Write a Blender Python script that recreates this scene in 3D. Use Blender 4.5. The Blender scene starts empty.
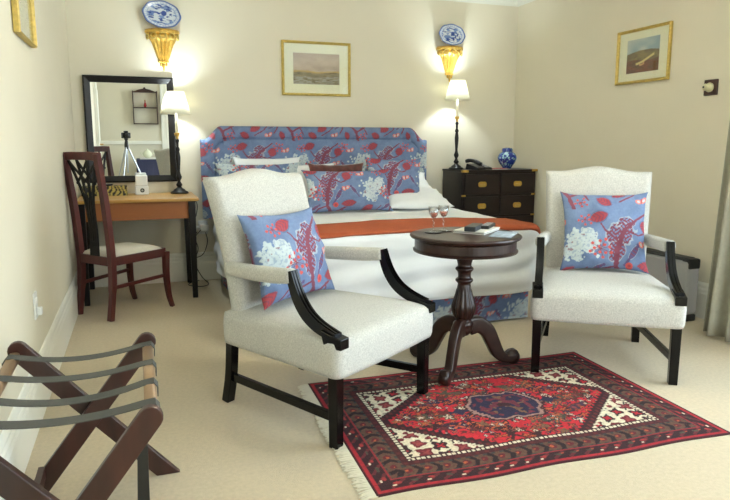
import bpy, bmesh, math, random
import numpy as np
from mathutils import Vector, Matrix, noise
random.seed(7)
PI = math.pi
S = bpy.context.scene
COL = S.collection
RW, RD, RH = 4.13, 7.4, 2.66          # room width, depth, height

# ------------------------------------------------------------------ camera, light, exposure
cam_d = bpy.data.cameras.new('camera')
cam = bpy.data.objects.new('camera', cam_d); COL.objects.link(cam)
F_PX, PITCH, YAW, CY = 636.0, .152, .342, 241.0
cam_d.sensor_width = 36.0; cam_d.sensor_fit = 'HORIZONTAL'
cam_d.lens = F_PX / 730 * 36
cam_d.shift_y = -(250 - CY) / 730
cam_d.clip_start = .02
cam.location = (.47, -5.725, 1.2)
cam.rotation_euler = (PI/2 - PITCH, 0, -YAW)
S.camera = cam
S.view_settings.view_transform = 'Standard'
S.view_settings.look = 'None'
S.view_settings.gamma = 1
S.view_settings.use_curve_mapping = False
S.view_settings.exposure = 0.53

w = bpy.data.worlds.new('world'); S.world = w; w.use_nodes = True
wn = w.node_tree.nodes; wl = w.node_tree.links
bg = wn['Background']
sky = wn.new('ShaderNodeTexSky'); sky.sky_type = 'NISHITA'; sky.sun_elevation = math.radians(50); sky.sun_disc = False
wl.new(sky.outputs[0], bg.inputs[0]); bg.inputs[1].default_value = .12

def area(name, loc, rot, sx, sy, e, col):
    l = bpy.data.lights.new(name, 'AREA'); l.shape = 'RECTANGLE'; l.size = sx; l.size_y = sy
    l.energy = e; l.color = col
    o = bpy.data.objects.new(name, l); COL.objects.link(o); o.location = loc; o.rotation_euler = rot
    return o
def point(name, loc, e, col, r=.03):
    l = bpy.data.lights.new(name, 'POINT'); l.energy = e; l.color = col; l.shadow_soft_size = r
    o = bpy.data.objects.new(name, l); COL.objects.link(o); o.location = loc
    return o
# daylight outside the side window and the garden door behind the camera
area('daylight_side', (RW + .35, -4.7, 1.45), (0, PI/2, 0), 1.8, 2.7, 112, (.74, .89, 1.0))
area('daylight_rear', (2.75, -RD - .35, 1.35), (-PI/2, 0, PI), 1.9, 2.1, 90, (.88, .96, 1.0))
fill_pendant = point('fill_bulb', (2.0, -2.9, 2.32), 92, (1.0, .975, .92), .16)  # added fill lamp inside the unseen pendant

# ------------------------------------------------------------------ helpers
def s2l(c):
    c = np.asarray(c, float)
    return np.where(c <= .04045, c / 12.92, ((c + .055) / 1.055) ** 2.4)
def rgb(r, g, b): return tuple(float(x) for x in s2l(np.array([r, g, b]) / 255.0)) + (1.0,)

def mat(name, col, rough=.6, metal=0.0, spec=.5, noise_amt=0.0, noise_scale=20, bump=0.0, bump_scale=200, coat=0.0,
        stretch=None, sheen=0.0, attr=None, trans=0.0, col2=None):
    m = bpy.data.materials.new(name); m.use_nodes = True
    nt = m.node_tree; b = nt.nodes['Principled BSDF']
    b.inputs['Base Color'].default_value = col; b.inputs['Roughness'].default_value = rough
    b.inputs['Metallic'].default_value = metal; b.inputs['Specular IOR Level'].default_value = spec
    b.inputs['Coat Weight'].default_value = coat; b.inputs['Sheen Weight'].default_value = sheen
    b.inputs['Transmission Weight'].default_value = trans
    tc = nt.nodes.new('ShaderNodeTexCoord'); mp = nt.nodes.new('ShaderNodeMapping')
    nt.links.new(tc.outputs['Object'], mp.inputs[0])
    if stretch: mp.inputs['Scale'].default_value = stretch
    src = None
    if attr:
        a = nt.nodes.new('ShaderNodeVertexColor'); a.layer_name = attr; src = a.outputs[0]
    if noise_amt > 0 or col2:
        n = nt.nodes.new('ShaderNodeTexNoise'); n.inputs['Scale'].default_value = noise_scale; n.inputs['Detail'].default_value = 5
        nt.links.new(mp.outputs[0], n.inputs['Vector'])
        mx = nt.nodes.new('ShaderNodeMix'); mx.data_type = 'RGBA'
        if col2:
            rp = nt.nodes.new('ShaderNodeValToRGB'); rp.color_ramp.elements[0].position = .38; rp.color_ramp.elements[1].position = .62
            nt.links.new(n.outputs[0], rp.inputs[0]); nt.links.new(rp.outputs[0], mx.inputs[0])
            mx.inputs[6].default_value = col; mx.inputs[7].default_value = col2
        else:
            mr = nt.nodes.new('ShaderNodeMapRange'); mr.inputs[1].default_value = .3; mr.inputs[2].default_value = .7
            mr.inputs[3].default_value = 1 - noise_amt; mr.inputs[4].default_value = 1 + noise_amt * .4
            nt.links.new(n.outputs[0], mr.inputs[0])
            mx.blend_type = 'MULTIPLY'; mx.inputs[0].default_value = 1
            if src is not None: nt.links.new(src, mx.inputs[6])
            else: mx.inputs[6].default_value = col
            cc = nt.nodes.new('ShaderNodeCombineColor')
            for i in range(3): nt.links.new(mr.outputs[0], cc.inputs[i])
            nt.links.new(cc.outputs[0], mx.inputs[7])
        src = mx.outputs[2]
    if src is not None: nt.links.new(src, b.inputs['Base Color'])
    if bump > 0:
        n2 = nt.nodes.new('ShaderNodeTexNoise'); n2.inputs['Scale'].default_value = bump_scale; n2.inputs['Detail'].default_value = 3
        nt.links.new(mp.outputs[0], n2.inputs['Vector'])
        bp = nt.nodes.new('ShaderNodeBump'); bp.inputs['Strength'].default_value = bump; bp.inputs['Distance'].default_value = .004
        nt.links.new(n2.outputs[0], bp.inputs['Height']); nt.links.new(bp.outputs[0], b.inputs['Normal'])
    return m

M = dict(
    wall=mat('wall_paint', rgb(224, 217, 196), .85, noise_amt=.02, noise_scale=3, bump=.05, bump_scale=120),
    ceil=mat('ceiling_paint', rgb(232, 232, 222), .9, bump=.03),
    trim=mat('trim_paint', rgb(240, 238, 226), .45, bump=.02),
    carpet=mat('carpet', rgb(202, 186, 156), .95, noise_amt=.10, noise_scale=60, bump=.7, bump_scale=260, sheen=.2),
    mahog=mat('mahogany', rgb(60, 27, 19), .4, noise_amt=.6, noise_scale=14, stretch=(1, 1, .12), coat=.3),
    chairwood=mat('chair_mahogany', rgb(88, 32, 28), .35, noise_amt=.35, noise_scale=18, stretch=(1, 1, .12), coat=.2),
    darkwood=mat('dark_wood', rgb(46, 25, 19), .36, noise_amt=.5, noise_scale=16, stretch=(1, .2, 1), coat=.15, spec=.4),
    black=mat('black_lacquer', rgb(6, 5, 5), .2, spec=.3, noise_amt=.2),
    ebony=mat('black_carved_wood', rgb(14, 10, 9), .4, spec=.35, noise_amt=.2),
    campaign=mat('campaign_wood', rgb(30, 16, 13), .35, noise_amt=.4, noise_scale=12, stretch=(.15, 1, 1), coat=.1, spec=.35),
    pine=mat('honey_pine', rgb(178, 132, 62), .4, noise_amt=.2, noise_scale=9, stretch=(.12, 1, 1), coat=.2),
    apron=mat('orange_pine', rgb(150, 90, 44), .45, noise_amt=.2, noise_scale=9, stretch=(.12, 1, 1)),
    tweed=mat('cream_tweed', rgb(208, 206, 198), .95, noise_amt=.26, noise_scale=170, bump=.8, bump_scale=420, sheen=.2),
    linen=mat('cream_seat', rgb(214, 206, 190), .9, bump=.2, bump_scale=300),
    white=mat('white_cotton', rgb(238, 240, 241), .85, bump=.12, bump_scale=60, sheen=.1),
    orange=mat('rust_throw', rgb(156, 78, 48), .8, noise_amt=.1, noise_scale=40, bump=.3, bump_scale=300, spec=.2),
    velvet=mat('brown_velvet', rgb(84, 30, 20), .8, noise_amt=.5, noise_scale=30, sheen=.6, bump=.3, bump_scale=40),
    print=mat('printed_cotton', rgb(110, 130, 170), .9, attr='Col', noise_amt=.10, noise_scale=90, bump=.15, bump_scale=300),
    rug=mat('rug_wool', rgb(150, 30, 30), .95, attr='Col', noise_amt=.22, noise_scale=150, bump=.6, bump_scale=300),
    fringe=mat('wool_fringe', rgb(222, 214, 190), .95),
    gold=mat('gilt', rgb(214, 174, 84), .36, metal=.6, noise_amt=.3, noise_scale=40, bump=.2, bump_scale=60),
    goldframe=mat('gilt_frame', rgb(204, 176, 92), .5, metal=.2, noise_amt=.25, noise_scale=60),
    brass=mat('brass', rgb(200, 160, 82), .3, metal=.9),
    china=mat('blue_white_china', rgb(220, 228, 235), .15, attr='Col', coat=.4),
    mat_board=mat('mount_board', rgb(234, 234, 206), .8),
    paint=mat('painted_paper', rgb(150, 140, 120), .8, attr='Col'),
    curtain=mat('stone_curtain', rgb(164, 161, 144), .9, noise_amt=.08, noise_scale=30, bump=.2, bump_scale=200),
    grey=mat('grey_metal_panel', rgb(166, 166, 168), .45, metal=.1),
    blackp=mat('black_plastic', rgb(22, 22, 24), .4),
    whitep=mat('white_plastic', rgb(230, 230, 226), .4),
    strap=mat('grey_webbing', rgb(78, 78, 74), .8, bump=.4, bump_scale=400),
    mirrorm=mat('mirror_silver', (.92, .93, .92, 1), .0, metal=1.0),
    paper=mat('paper', rgb(224, 222, 214), .7),
    red=mat('red_card', rgb(170, 40, 44), .5),
    wick=mat('candle_tube', rgb(238, 230, 200), .5),
    silver=mat('silver_metal', rgb(170, 172, 175), .3, metal=.9),
    bluecloth=mat('navy_cloth', rgb(50, 54, 84), .9),
    zebra=mat('zebra_box', rgb(150, 130, 60), .5, attr='Col'),
    pewter=mat('pale_wood_rail', rgb(140, 112, 84), .4),
)
def glass_mat():
    m = bpy.data.materials.new('clear_glass'); m.use_nodes = True
    b = m.node_tree.nodes['Principled BSDF']
    b.inputs['Base Color'].default_value = (1, 1, 1, 1); b.inputs['Roughness'].default_value = 0
    b.inputs['Transmission Weight'].default_value = 1; b.inputs['IOR'].default_value = 1.45
    return m
M['glass'] = glass_mat()
M['wine'] = mat('pink_liqueur', rgb(214, 128, 108), .2)
def pane_mat():
    m = bpy.data.materials.new('picture_glass'); m.use_nodes = True; nt = m.node_tree; nt.nodes.clear()
    o = nt.nodes.new('ShaderNodeOutputMaterial'); t = nt.nodes.new('ShaderNodeBsdfTransparent'); g = nt.nodes.new('ShaderNodeBsdfGlossy')
    g.inputs['Roughness'].default_value = .0
    mx = nt.nodes.new('ShaderNodeMixShader'); lw = nt.nodes.new('ShaderNodeLayerWeight'); pw_ = nt.nodes.new('ShaderNodeMath'); pw_.operation = 'POWER'; pw_.inputs[1].default_value = 5
    ad = nt.nodes.new('ShaderNodeMath'); ad.operation = 'MULTIPLY_ADD'; ad.inputs[1].default_value = .9; ad.inputs[2].default_value = .05
    nt.links.new(lw.outputs['Facing'], pw_.inputs[0]); nt.links.new(pw_.outputs[0], ad.inputs[0]); nt.links.new(ad.outputs[0], mx.inputs[0]); nt.links.new(t.outputs[0], mx.inputs[1]); nt.links.new(g.outputs[0], mx.inputs[2]); nt.links.new(mx.outputs[0], o.inputs[0])
    return m
M['pane'] = pane_mat()
def thin_glass():
    m = pane_mat(); m.name = 'thin_drinking_glass'; nt = m.node_tree
    for n_ in nt.nodes:
        if n_.type == 'MATH' and n_.operation == 'POWER': n_.inputs[1].default_value = 2.2
        if n_.type == 'MATH' and n_.operation == 'MULTIPLY_ADD': n_.inputs[2].default_value = .14
        if n_.type == 'BSDF_TRANSPARENT': n_.inputs[0].default_value = (.93, .94, .95, 1)
    return m
M['drink'] = thin_glass()
def shade_mat():
    m = bpy.data.materials.new('lamp_shade_cloth'); m.use_nodes = True; nt = m.node_tree; nt.nodes.clear()
    o = nt.nodes.new('ShaderNodeOutputMaterial'); d = nt.nodes.new('ShaderNodeBsdfDiffuse'); t = nt.nodes.new('ShaderNodeBsdfTranslucent')
    d.inputs[0].default_value = rgb(248, 246, 234); t.inputs[0].default_value = rgb(250, 247, 230)
    mx = nt.nodes.new('ShaderNodeMixShader'); mx.inputs[0].default_value = .5
    nt.links.new(d.outputs[0], mx.inputs[1]); nt.links.new(t.outputs[0], mx.inputs[2]); nt.links.new(mx.outputs[0], o.inputs[0])
    return m
M['shade'] = shade_mat()
def emit(name, col, e):
    m = bpy.data.materials.new(name); m.use_nodes = True; nt = m.node_tree; nt.nodes.clear()
    o = nt.nodes.new('ShaderNodeOutputMaterial'); d = nt.nodes.new('ShaderNodeEmission'); d.inputs[0].default_value = col; d.inputs[1].default_value = e
    nt.links.new(d.outputs[0], o.inputs[0]); return m
M['bulb'] = emit('bulb_glow', (.9, .95, 1, 1), 6)

def thing(name, label, cat, loc=(0, 0, 0), rz=0, group=None, rot=None, sc=1.0):
    o = bpy.data.objects.new(name, None); o.scale = (sc, sc, sc); COL.objects.link(o); o.empty_display_size = .05
    o.location = loc; o.rotation_euler = rot or (0, 0, rz)
    o['label'] = label; o['category'] = cat
    if group: o['group'] = group
    return o
def tag(o, label, cat, group=None):
    o['label'] = label; o['category'] = cat
    if group: o['group'] = group
    return o
def obj(name, bm, m, parent=None, smooth=False, loc=None, rot=None, bev=0, sub=0, label=None, auto=None):
    me = bpy.data.meshes.new(name)
    bmesh.ops.recalc_face_normals(bm, faces=bm.faces)
    bm.to_mesh(me); bm.free()
    o = bpy.data.objects.new(name, me); COL.objects.link(o)
    me.materials.append(m)
    if smooth:
        for p in me.polygons: p.use_smooth = True
    if parent: o.parent = parent
    if loc: o.location = loc
    if rot: o.rotation_euler = rot
    if bev:
        b = o.modifiers.new('b', 'BEVEL'); b.width = bev; b.segments = 2; b.limit_method = 'ANGLE'; b.angle_limit = .6
    if sub:
        b = o.modifiers.new('s', 'SUBSURF'); b.levels = sub; b.render_levels = sub
    if label: o['label'] = label
    return o
def struct(name, bm, m, parent=None, **k):
    o = obj(name, bm, m, parent, **k)
    if not parent: o['kind'] = 'structure'
    return o
def NB(): return bmesh.new()
def box(bm, x0, x1, y0, y1, z0, z1):
    v = [bm.verts.new(p) for p in [(x0,y0,z0),(x1,y0,z0),(x1,y1,z0),(x0,y1,z0),(x0,y0,z1),(x1,y0,z1),(x1,y1,z1),(x0,y1,z1)]]
    for f in [(0,3,2,1),(4,5,6,7),(0,1,5,4),(1,2,6,5),(2,3,7,6),(3,0,4,7)]: bm.faces.new([v[i] for i in f])
    return bm
def hexa(bm, bot, top):
    v = [bm.verts.new(p) for p in list(bot) + list(top)]
    for f in [(0,3,2,1),(4,5,6,7),(0,1,5,4),(1,2,6,5),(2,3,7,6),(3,0,4,7)]: bm.faces.new([v[i] for i in f])
    return bm
def lathe(bm, prof, n=32, c=(0, 0), cap=True):
    rings = []
    for r, z in prof:
        rings.append([bm.verts.new((c[0] + r*math.cos(2*PI*i/n), c[1] + r*math.sin(2*PI*i/n), z)) for i in range(n)])
    for a, b in zip(rings, rings[1:]):
        for i in range(n): bm.faces.new((a[i], a[(i+1) % n], b[(i+1) % n], b[i]))
    if cap:
        bm.faces.new(rings[0][::-1]); bm.faces.new(rings[-1])
    return bm
def sweep(bm, pts, sec, side=None, scales=None, cap=True):
    """sweep a closed 2D section (a: along side, b: along normal) along pts; side fixes the frame's first axis"""
    pts = [Vector(p) for p in pts]; rings = []
    for i, p in enumerate(pts):
        t = (pts[min(i+1, len(pts)-1)] - pts[max(i-1, 0)]).normalized()
        s = Vector(side) if side else (Vector((0, 0, 1)) if abs(t.z) < .9 else Vector((1, 0, 0)))
        s = (s - t * s.dot(t)).normalized(); n = t.cross(s)
        sc = scales[i] if scales else 1
        if not hasattr(sc, '__len__'): sc = (sc, sc)
        rings.append([bm.verts.new(p + s * a * sc[0] + n * b * sc[1]) for a, b in sec])
    k = len(sec)
    for a, b in zip(rings, rings[1:]):
        for i in range(k): bm.faces.new((a[i], a[(i+1) % k], b[(i+1) % k], b[i]))
    if cap: bm.faces.new(rings[0][::-1]); bm.faces.new(rings[-1])
    return bm
def circ(r, n=10): return [(r*math.cos(2*PI*i/n), r*math.sin(2*PI*i/n)) for i in range(n)]
def rect(a, b): return [(-a/2, -b/2), (a/2, -b/2), (a/2, b/2), (-a/2, b/2)]
def rrect(a, b, r, n=4):
    o = []
    for cx, cy, s in [(a/2-r, b/2-r, 0), (-a/2+r, b/2-r, 1), (-a/2+r, -b/2+r, 2), (a/2-r, -b/2+r, 3)]:
        for i in range(n + 1):
            t = (s + i/n) * PI/2; o.append((cx + r*math.cos(t), cy + r*math.sin(t)))
    return o
def bez(P, n=16):
    """Catmull-Rom through P"""
    P = [Vector(p) for p in P]; P = [2*P[0]-P[1]] + P + [2*P[-1]-P[-2]]; out = []
    for i in range(1, len(P)-2):
        for j in range(n):
            t = j/n; a, b, c, d = P[i-1], P[i], P[i+1], P[i+2]
            out.append(.5*((2*b) + (c-a)*t + (2*a-5*b+4*c-d)*t*t + (3*b-a-3*c+d)*t**3))
    out.append(P[-2]); return out
def prism(bm, outl, d0, d1, ax='Y'):
    """extrude a 2D outline; ax = axis of extrusion"""
    def mk(a, b, d): return {'Y': (a, d, b), 'X': (d, a, b), 'Z': (a, b, d)}[ax]
    A = [bm.verts.new(mk(a, b, d0)) for a, b in outl]; B = [bm.verts.new(mk(a, b, d1)) for a, b in outl]
    n = len(outl)
    bm.faces.new(A); bm.faces.new(B[::-1])
    for i in range(n): bm.faces.new((A[i], B[i], B[(i+1) % n], A[(i+1) % n]))
    return bm
def tube(bm, pts, r, n=8): return sweep(bm, pts, circ(r, n))
def setcol(o, cols):
    me = o.data; a = me.color_attributes.new('Col', 'FLOAT_COLOR', 'POINT')
    c = np.ones((len(me.vertices), 4), np.float32); c[:, :3] = cols
    a.data.foreach_set('color', c.ravel())
def gridobj(name, P, m, parent=None, colors=None, closed_u=False, smooth=True, faces_ok=None, thick=0):
    """P: (nu, nv, 3) array of vertices"""
    nu, nv = P.shape[:2]; idx = np.arange(nu*nv).reshape(nu, nv)
    a = idx[:-1, :-1].ravel(); b = idx[1:, :-1].ravel(); c = idx[1:, 1:].ravel(); d = idx[:-1, 1:].ravel()
    F = np.stack([a, b, c, d], 1)
    if faces_ok is not None: F = F[faces_ok.ravel()]
    me = bpy.data.meshes.new(name); me.from_pydata(P.reshape(-1, 3).tolist(), [], F.tolist()); me.update()
    o = bpy.data.objects.new(name, me); COL.objects.link(o); me.materials.append(m)
    if smooth: me.polygons.foreach_set('use_smooth', [True]*len(me.polygons))
    if colors is not None: setcol(o, colors.reshape(-1, 3))
    if parent: o.parent = parent
    if thick:
        s = o.modifiers.new('t', 'SOLIDIFY'); s.thickness = thick; s.offset = 0
    return o

# ------------------------------------------------------------------ printed fabric painter (metres -> colour)
def C3(r, g, b): return s2l(np.array([r, g, b]) / 255.0)
BLUE = C3(112, 133, 168); BLUE2 = C3(90, 108, 142); MAR = C3(124, 62, 80); RED = C3(160, 62, 70); PALE = C3(186, 197, 198)
BERRY = C3(206, 82, 74); PURP = C3(96, 82, 122); CORAL = C3(226, 128, 112)
def vnoise(x, y, s, seed=0):
    x = x*s; y = y*s; xi = np.floor(x).astype(int); yi = np.floor(y).astype(int); fx = x-xi; fy = y-yi
    fx = fx*fx*(3-2*fx); fy = fy*fy*(3-2*fy)
    def h(i, j):
        v = np.sin(i*127.1 + j*311.7 + seed*74.7) * 43758.5453; return v - np.floor(v)
    return (h(xi, yi)*(1-fx) + h(xi+1, yi)*fx)*(1-fy) + (h(xi, yi+1)*(1-fx) + h(xi+1, yi+1)*fx)*fy
def fabric(u, v):
    TU, TV = .60, .48
    row = np.floor(v / TV); x = (u + row*TU*.5) % TU; y = v % TV
    n = vnoise(u, v, 34, 1); n2 = vnoise(u, v, 10, 2)
    c = BLUE[None]*np.ones(u.shape + (1,))
    k = (np.clip(n*.6 + n2*.8 - .35, 0, 1))[..., None]; c = c*(1-k) + BLUE2*k
    def put(mask, col, a=1.0):
        nonlocal c
        m = np.clip(mask, 0, 1)[..., None]*a; c = c*(1-m) + col*m
    def dx_(cx): return (x-cx+TU/2) % TU - TU/2
    def seg(x0, y0, x1, y1, r):
        px = dx_((x0+x1)/2)+(x1-x0)/2; py = y-y0
        dx, dy = x1-x0, y1-y0; t = np.clip((px*dx+py*dy)/(dx*dx+dy*dy), 0, 1)
        return np.hypot(px-dx*t, py-dy*t) < r*(1+.5*(vnoise(u, v, 60, 9)-.5))
    def ell(cx, cy, a, b, ang):
        px = dx_(cx); py = y-cy; ca, sa = math.cos(ang), math.sin(ang)
        return (px*ca+py*sa)/a, (-px*sa+py*ca)/b
    def leaf(cx, cy, a, b, ang, col=RED):
        X, Y = ell(cx, cy, a, b, ang); m = (np.abs(Y) < np.maximum(1-np.abs(X)**2.3, 0)) & (np.abs(X) < 1)
        put((np.abs(Y) < np.maximum(1.25-np.abs(X)**2.2, 0)) & (np.abs(X) < 1.06), BLUE2); put(m, col); put(m & (np.sin(X*16+np.abs(Y)*7) > .55), MAR)
    def bird(cx, cy, L, ang):
        X, Y = ell(cx, cy, L, L*.36, ang); put(np.hypot(X, Y) < 1.15, PALE, .5); put(np.hypot(X, Y) < 1, PURP); put((np.hypot(X, Y) < .8) & (np.sin(X*14) > .5), MAR)
        c_, s_ = math.cos(ang), math.sin(ang)
        put(seg(cx-c_*L*.8, cy-s_*L*.8, cx-c_*L*2, cy-s_*L*2, L*.14), PURP); put(np.hypot(dx_(cx+c_*L*1.05), y-cy-s_*L*1.05) < L*.27, PURP)
    rs = np.random.RandomState(3)
    for cx, cy, R in [(.12, .29, .062), (.175, .33, .046), (.07, .24, .046), (.185, .265, .042), (.12, .21, .036)]:
        X, Y = ell(cx, cy, R, R*.85, 0); q = np.hypot(X, Y) + (vnoise(u, v, 75, 5)-.5)*.8
        put(q < 1, PALE); put((q < .9) & (vnoise(u, v, 120, 6) > .62), BLUE, .45); put((q < .8) & (vnoise(u, v, 45, 16) > .80), MAR, .7)
    for i in range(26):
        a = rs.rand()*6.28; r = .085 + rs.rand()*.055
        put(np.hypot(dx_(.125+r*math.cos(a)), y-.27-r*.8*math.sin(a)) < .0085, PALE*1.05)
    # textured trunk with curling bark
    for cx, cy, a, b, g in [(.355, .34, .075, .060, .5), (.33, .235, .040, .070, -.15), (.385, .40, .05, .035, .2)]:
        X, Y = ell(cx, cy, a, b, g); q = np.hypot(X, Y)+(vnoise(u, v, 40, 21)-.5)*.5
        put((q < 1.1) & (q > .95), PALE, .5)
        put((q < 1) & (np.sin(x*300+np.sin(y*170)*2.4) + np.sin(y*260+np.sin(x*120)*2) > -.35), MAR)
    for s in [(.40, .0, .375, .08, .012), (.375, .08, .33, .15, .013), (.33, .15, .335, .25, .014), (.375, .08, .45, .12, .007), (.45, .12, .52, .15, .006), (.335, .25, .37, .36, .012),
              (.33, .15, .26, .13, .006), (.26, .13, .22, .07, .005), (.37, .36, .44, .42, .008), (.44, .42, .50, .46, .006), (.335, .30, .27, .36, .006), (.27, .36, .23, .42, .005),
              (.45, .12, .48, .06, .005), (.37, .36, .45, .33, .005), (.45, .33, .53, .36, .005), (.05, .05, .12, .09, .005), (.12, .09, .18, .14, .004)]:
        put(seg(*s), MAR)
    leaf(.235, .435, .052, .030, .35); leaf(.50, .385, .040, .036, 1.2); leaf(.505, .165, .062, .026, .10); leaf(.06, .115, .058, .028, .55)
    leaf(.565, .05, .046, .026, -.5); leaf(.29, .05, .040, .022, 2.0)
    bird(.425, .235, .046, 1.0); bird(.235, .14, .034, .5); bird(.55, .27, .034, 2.2)
    for cx, cy, nb, sc in [(.245, .255, 13, 1.0), (.555, .43, 9, .9), (.16, .42, 8, .8), (.44, .045, 7, .8)]:
        for i in range(nb):
            a = i*2.4+cx*9; r = (.012+.011*i**.62)*sc
            bx, by = cx+r*math.cos(a), cy+r*math.sin(a)
            put(seg(cx, cy, bx, by, .0015), MAR); put(np.hypot(dx_(bx), y-by) < .0085*sc, BERRY)
    put(np.hypot(dx_(.40), (y-.155)) < .020, BERRY); put(np.hypot(dx_(.40), (y-.155)) < .009, RED)
    for bx, by, g in [(.17, .055, .3), (.485, .285, -.2), (.02, .40, .5)]:
        for sx in (-1, 1):
            X, Y = ell(bx+sx*.015, by+sx*.004, .020, .013, sx*.7+g); put(np.hypot(X, Y) < 1, CORAL); put(np.hypot(X, Y) < .5, PALE)
        put(seg(bx, by-.012, bx, by+.014, .003), RED)
    return c

def cushion(name, wd, ht, th, label, cat, m=None, loc=(0,0,0), rot=(0,0,0), n=110, off=(0, 0), group=None, ear=.06, fab=True, parent=None, sag=0.0, seed=0, pinch=.06):
    """pillow standing in local XZ plane, front towards -Y, origin at bottom centre; one closed mesh"""
    g = np.linspace(-1, 1, n); U, V = np.meshgrid(g, g, indexing='ij')
    e = 1 - pinch*(1-U**4)*0
    X = U*wd/2*(1 - pinch*np.cos(V*PI/2)*np.abs(U)**3 + ear*(U**6)*(V**6))
    Z = V*ht/2*(1 - pinch*np.cos(U*PI/2)*np.abs(V)**3 + ear*(U**6)*(V**6))
    T = th/2*np.clip((1-U**2), 0, 1)**.42*np.clip((1-V**2), 0, 1)**.42
    wr = (vnoise(U+seed, V, 3.1, seed)-.5)*.10*th + (vnoise(U, V+seed, 6.5, seed+3)-.5)*.05*th
    T2 = T*(1+.25*(vnoise(U, V, 2.2, seed+9)-.5)) + wr*np.clip(T/th*3, 0, 1)
    Z = Z - sag*(1-U**2)*np.clip(V, 0, 1)
    ye = (vnoise(U*1.0, V, 4, seed+5)-.5)*.02*(np.maximum(abs(U), abs(V))**4)
    A = np.stack([X, -T2+ye, Z+ht/2], -1); B = np.stack([X, T2+ye, Z+ht/2], -1)
    # single mesh: front and back sheets, sharing the rim
    vid = {}; verts = []; faces = []; uv = []
    idx = np.zeros((2, n, n), int)
    nA = n*n; allv = np.concatenate([A.reshape(-1, 3), B.reshape(-1, 3)])
    iA = np.arange(nA).reshape(n, n); iB = iA + nA
    rim = np.zeros((n, n), bool); rim[0] = rim[-1] = rim[:, 0] = rim[:, -1] = True
    iB = np.where(rim, iA, iB)
    keep = np.ones(2*nA, bool); keep[(iA + nA)[rim]] = False
    new = np.cumsum(keep) - 1
    F1 = np.stack([iA[:-1,:-1], iA[1:,:-1], iA[1:,1:], iA[:-1,1:]], -1).reshape(-1, 4)
    F2 = np.stack([iB[:-1,:-1], iB[:-1,1:], iB[1:,1:], iB[1:,:-1]], -1).reshape(-1, 4)
    F = new[np.concatenate([F1, F2])]
    me = bpy.data.meshes.new(name); me.from_pydata(allv[keep].tolist(), [], F.tolist()); me.update()
    me.polygons.foreach_set('use_smooth', [True]*len(me.polygons))
    o = bpy.data.objects.new(name, me); COL.objects.link(o); me.materials.append(m or M['print'])
    if fab:
        uu = np.concatenate([U.ravel()*wd/2, U.ravel()*wd/2+.3])[keep] + off[0]; vv = np.concatenate([V.ravel()*ht/2]*2)[keep] + off[1]
        setcol(o, fabric(uu, vv))
    o.location = loc; o.rotation_euler = rot
    if parent: o.parent = parent
    else: tag(o, label, cat, group)
    return o

# ------------------------------------------------------------------ the room
bm = NB(); box(bm, -.15, RW+.15, -RD-.15, .15, -.1, 0); struct('floor', bm, M['carpet'])
bm = NB(); box(bm, -.15, RW+.15, -RD-.15, .15, RH, RH+.1); struct('ceiling', bm, M['ceil'])
bm = NB(); box(bm, -.15, RW+.15, 0, .15, 0, RH); struct('wall_back', bm, M['wall'])
bm = NB(); box(bm, -.15, 0, -RD, 0, 0, RH); struct('wall_left', bm, M['wall'])
WY0, WY1, WZ0, WZ1 = -6.0, -3.35, .55, 2.3
bm = NB(); box(bm, RW, RW+.15, WY1, 0, 0, RH); box(bm, RW, RW+.15, -RD, WY0, 0, RH); box(bm, RW, RW+.15, WY0, WY1, 0, WZ0); box(bm, RW, RW+.15, WY0, WY1, WZ1, RH)
struct('wall_right', bm, M['wall'])
DX0, DX1, DZ1 = 1.75, 3.75, 2.25
bm = NB(); box(bm, -.15, DX0, -RD-.15, -RD, 0, RH); box(bm, DX1, RW+.15, -RD-.15, -RD, 0, RH); box(bm, DX0, DX1, -RD-.15, -RD, DZ1, RH)
struct('wall_rear', bm, M['wall'])
# side window
bm = NB(); X0, X1 = RW+.04, RW+.10
for y0, y1, z0, z1 in [(WY0, WY1, WZ0, WZ0+.06), (WY0, WY1, WZ1-.06, WZ1), (WY0, WY0+.06, WZ0+.06, WZ1-.06), (WY1-.06, WY1, WZ0+.06, WZ1-.06),
                       (-4.7, -4.65, WZ0+.06, WZ1-.06)]:
    box(bm, X0, X1, y0, y1, z0, z1)
wf = struct('window_1', bm, M['trim'])
bm = NB(); box(bm, RW+.065, RW+.069, WY0+.05, WY1-.05, WZ0+.05, WZ1-.05); obj('pane', bm, M['pane'], wf)
bm = NB(); box(bm, RW-.08, RW+.04, WY0-.03, WY1+.03, WZ0-.03, WZ0); obj('window_sill', bm, M['trim'], wf)
# garden door behind the camera
bm = NB(); Y0, Y1 = -RD-.10, -RD-.04
for x0, x1, z0, z1 in [(DX0, DX0+.08, 0, DZ1), (DX1-.08, DX1, 0, DZ1), (2.71, 2.79, 0, DZ1-.08), (DX0+.08, DX1-.08, DZ1-.08, DZ1), (DX0+.08, 2.71, .0, .25), (2.79, DX1-.08, 0, .25), (DX0+.08, 2.71, 1.1, 1.15), (2.79, DX1-.08, 1.1, 1.15)]:
    box(bm, x0, x1, Y0, Y1, z0, z1)
df = struct('door_1', bm, M['trim'])
bm = NB(); box(bm, DX0+.06, DX1-.06, -RD-.072, -RD-.068, .2, DZ1-.06); obj('pane', bm, M['pane'], df)
# white panelled door on the left wall behind the camera
bm = NB(); box(bm, .0, .04, -6.95, -6.05, 0, 2.08); dd = struct('door_2', bm, M['trim'])
bm = NB()
for y0 in (-6.85, -6.45):
    for z0, z1 in ((.15, .9), (1.05, 1.95)): box(bm, .04, .052, y0, y0+.32, z0, z1)
obj('door_panel', bm, M['trim'], dd, bev=.006)
bm = NB(); tube(bm, [(.052, -6.13, 1.02), (.10, -6.13, 1.02), (.10, -6.23, 1.02)], .009); obj('door_handle', bm, M['brass'], dd)
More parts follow.
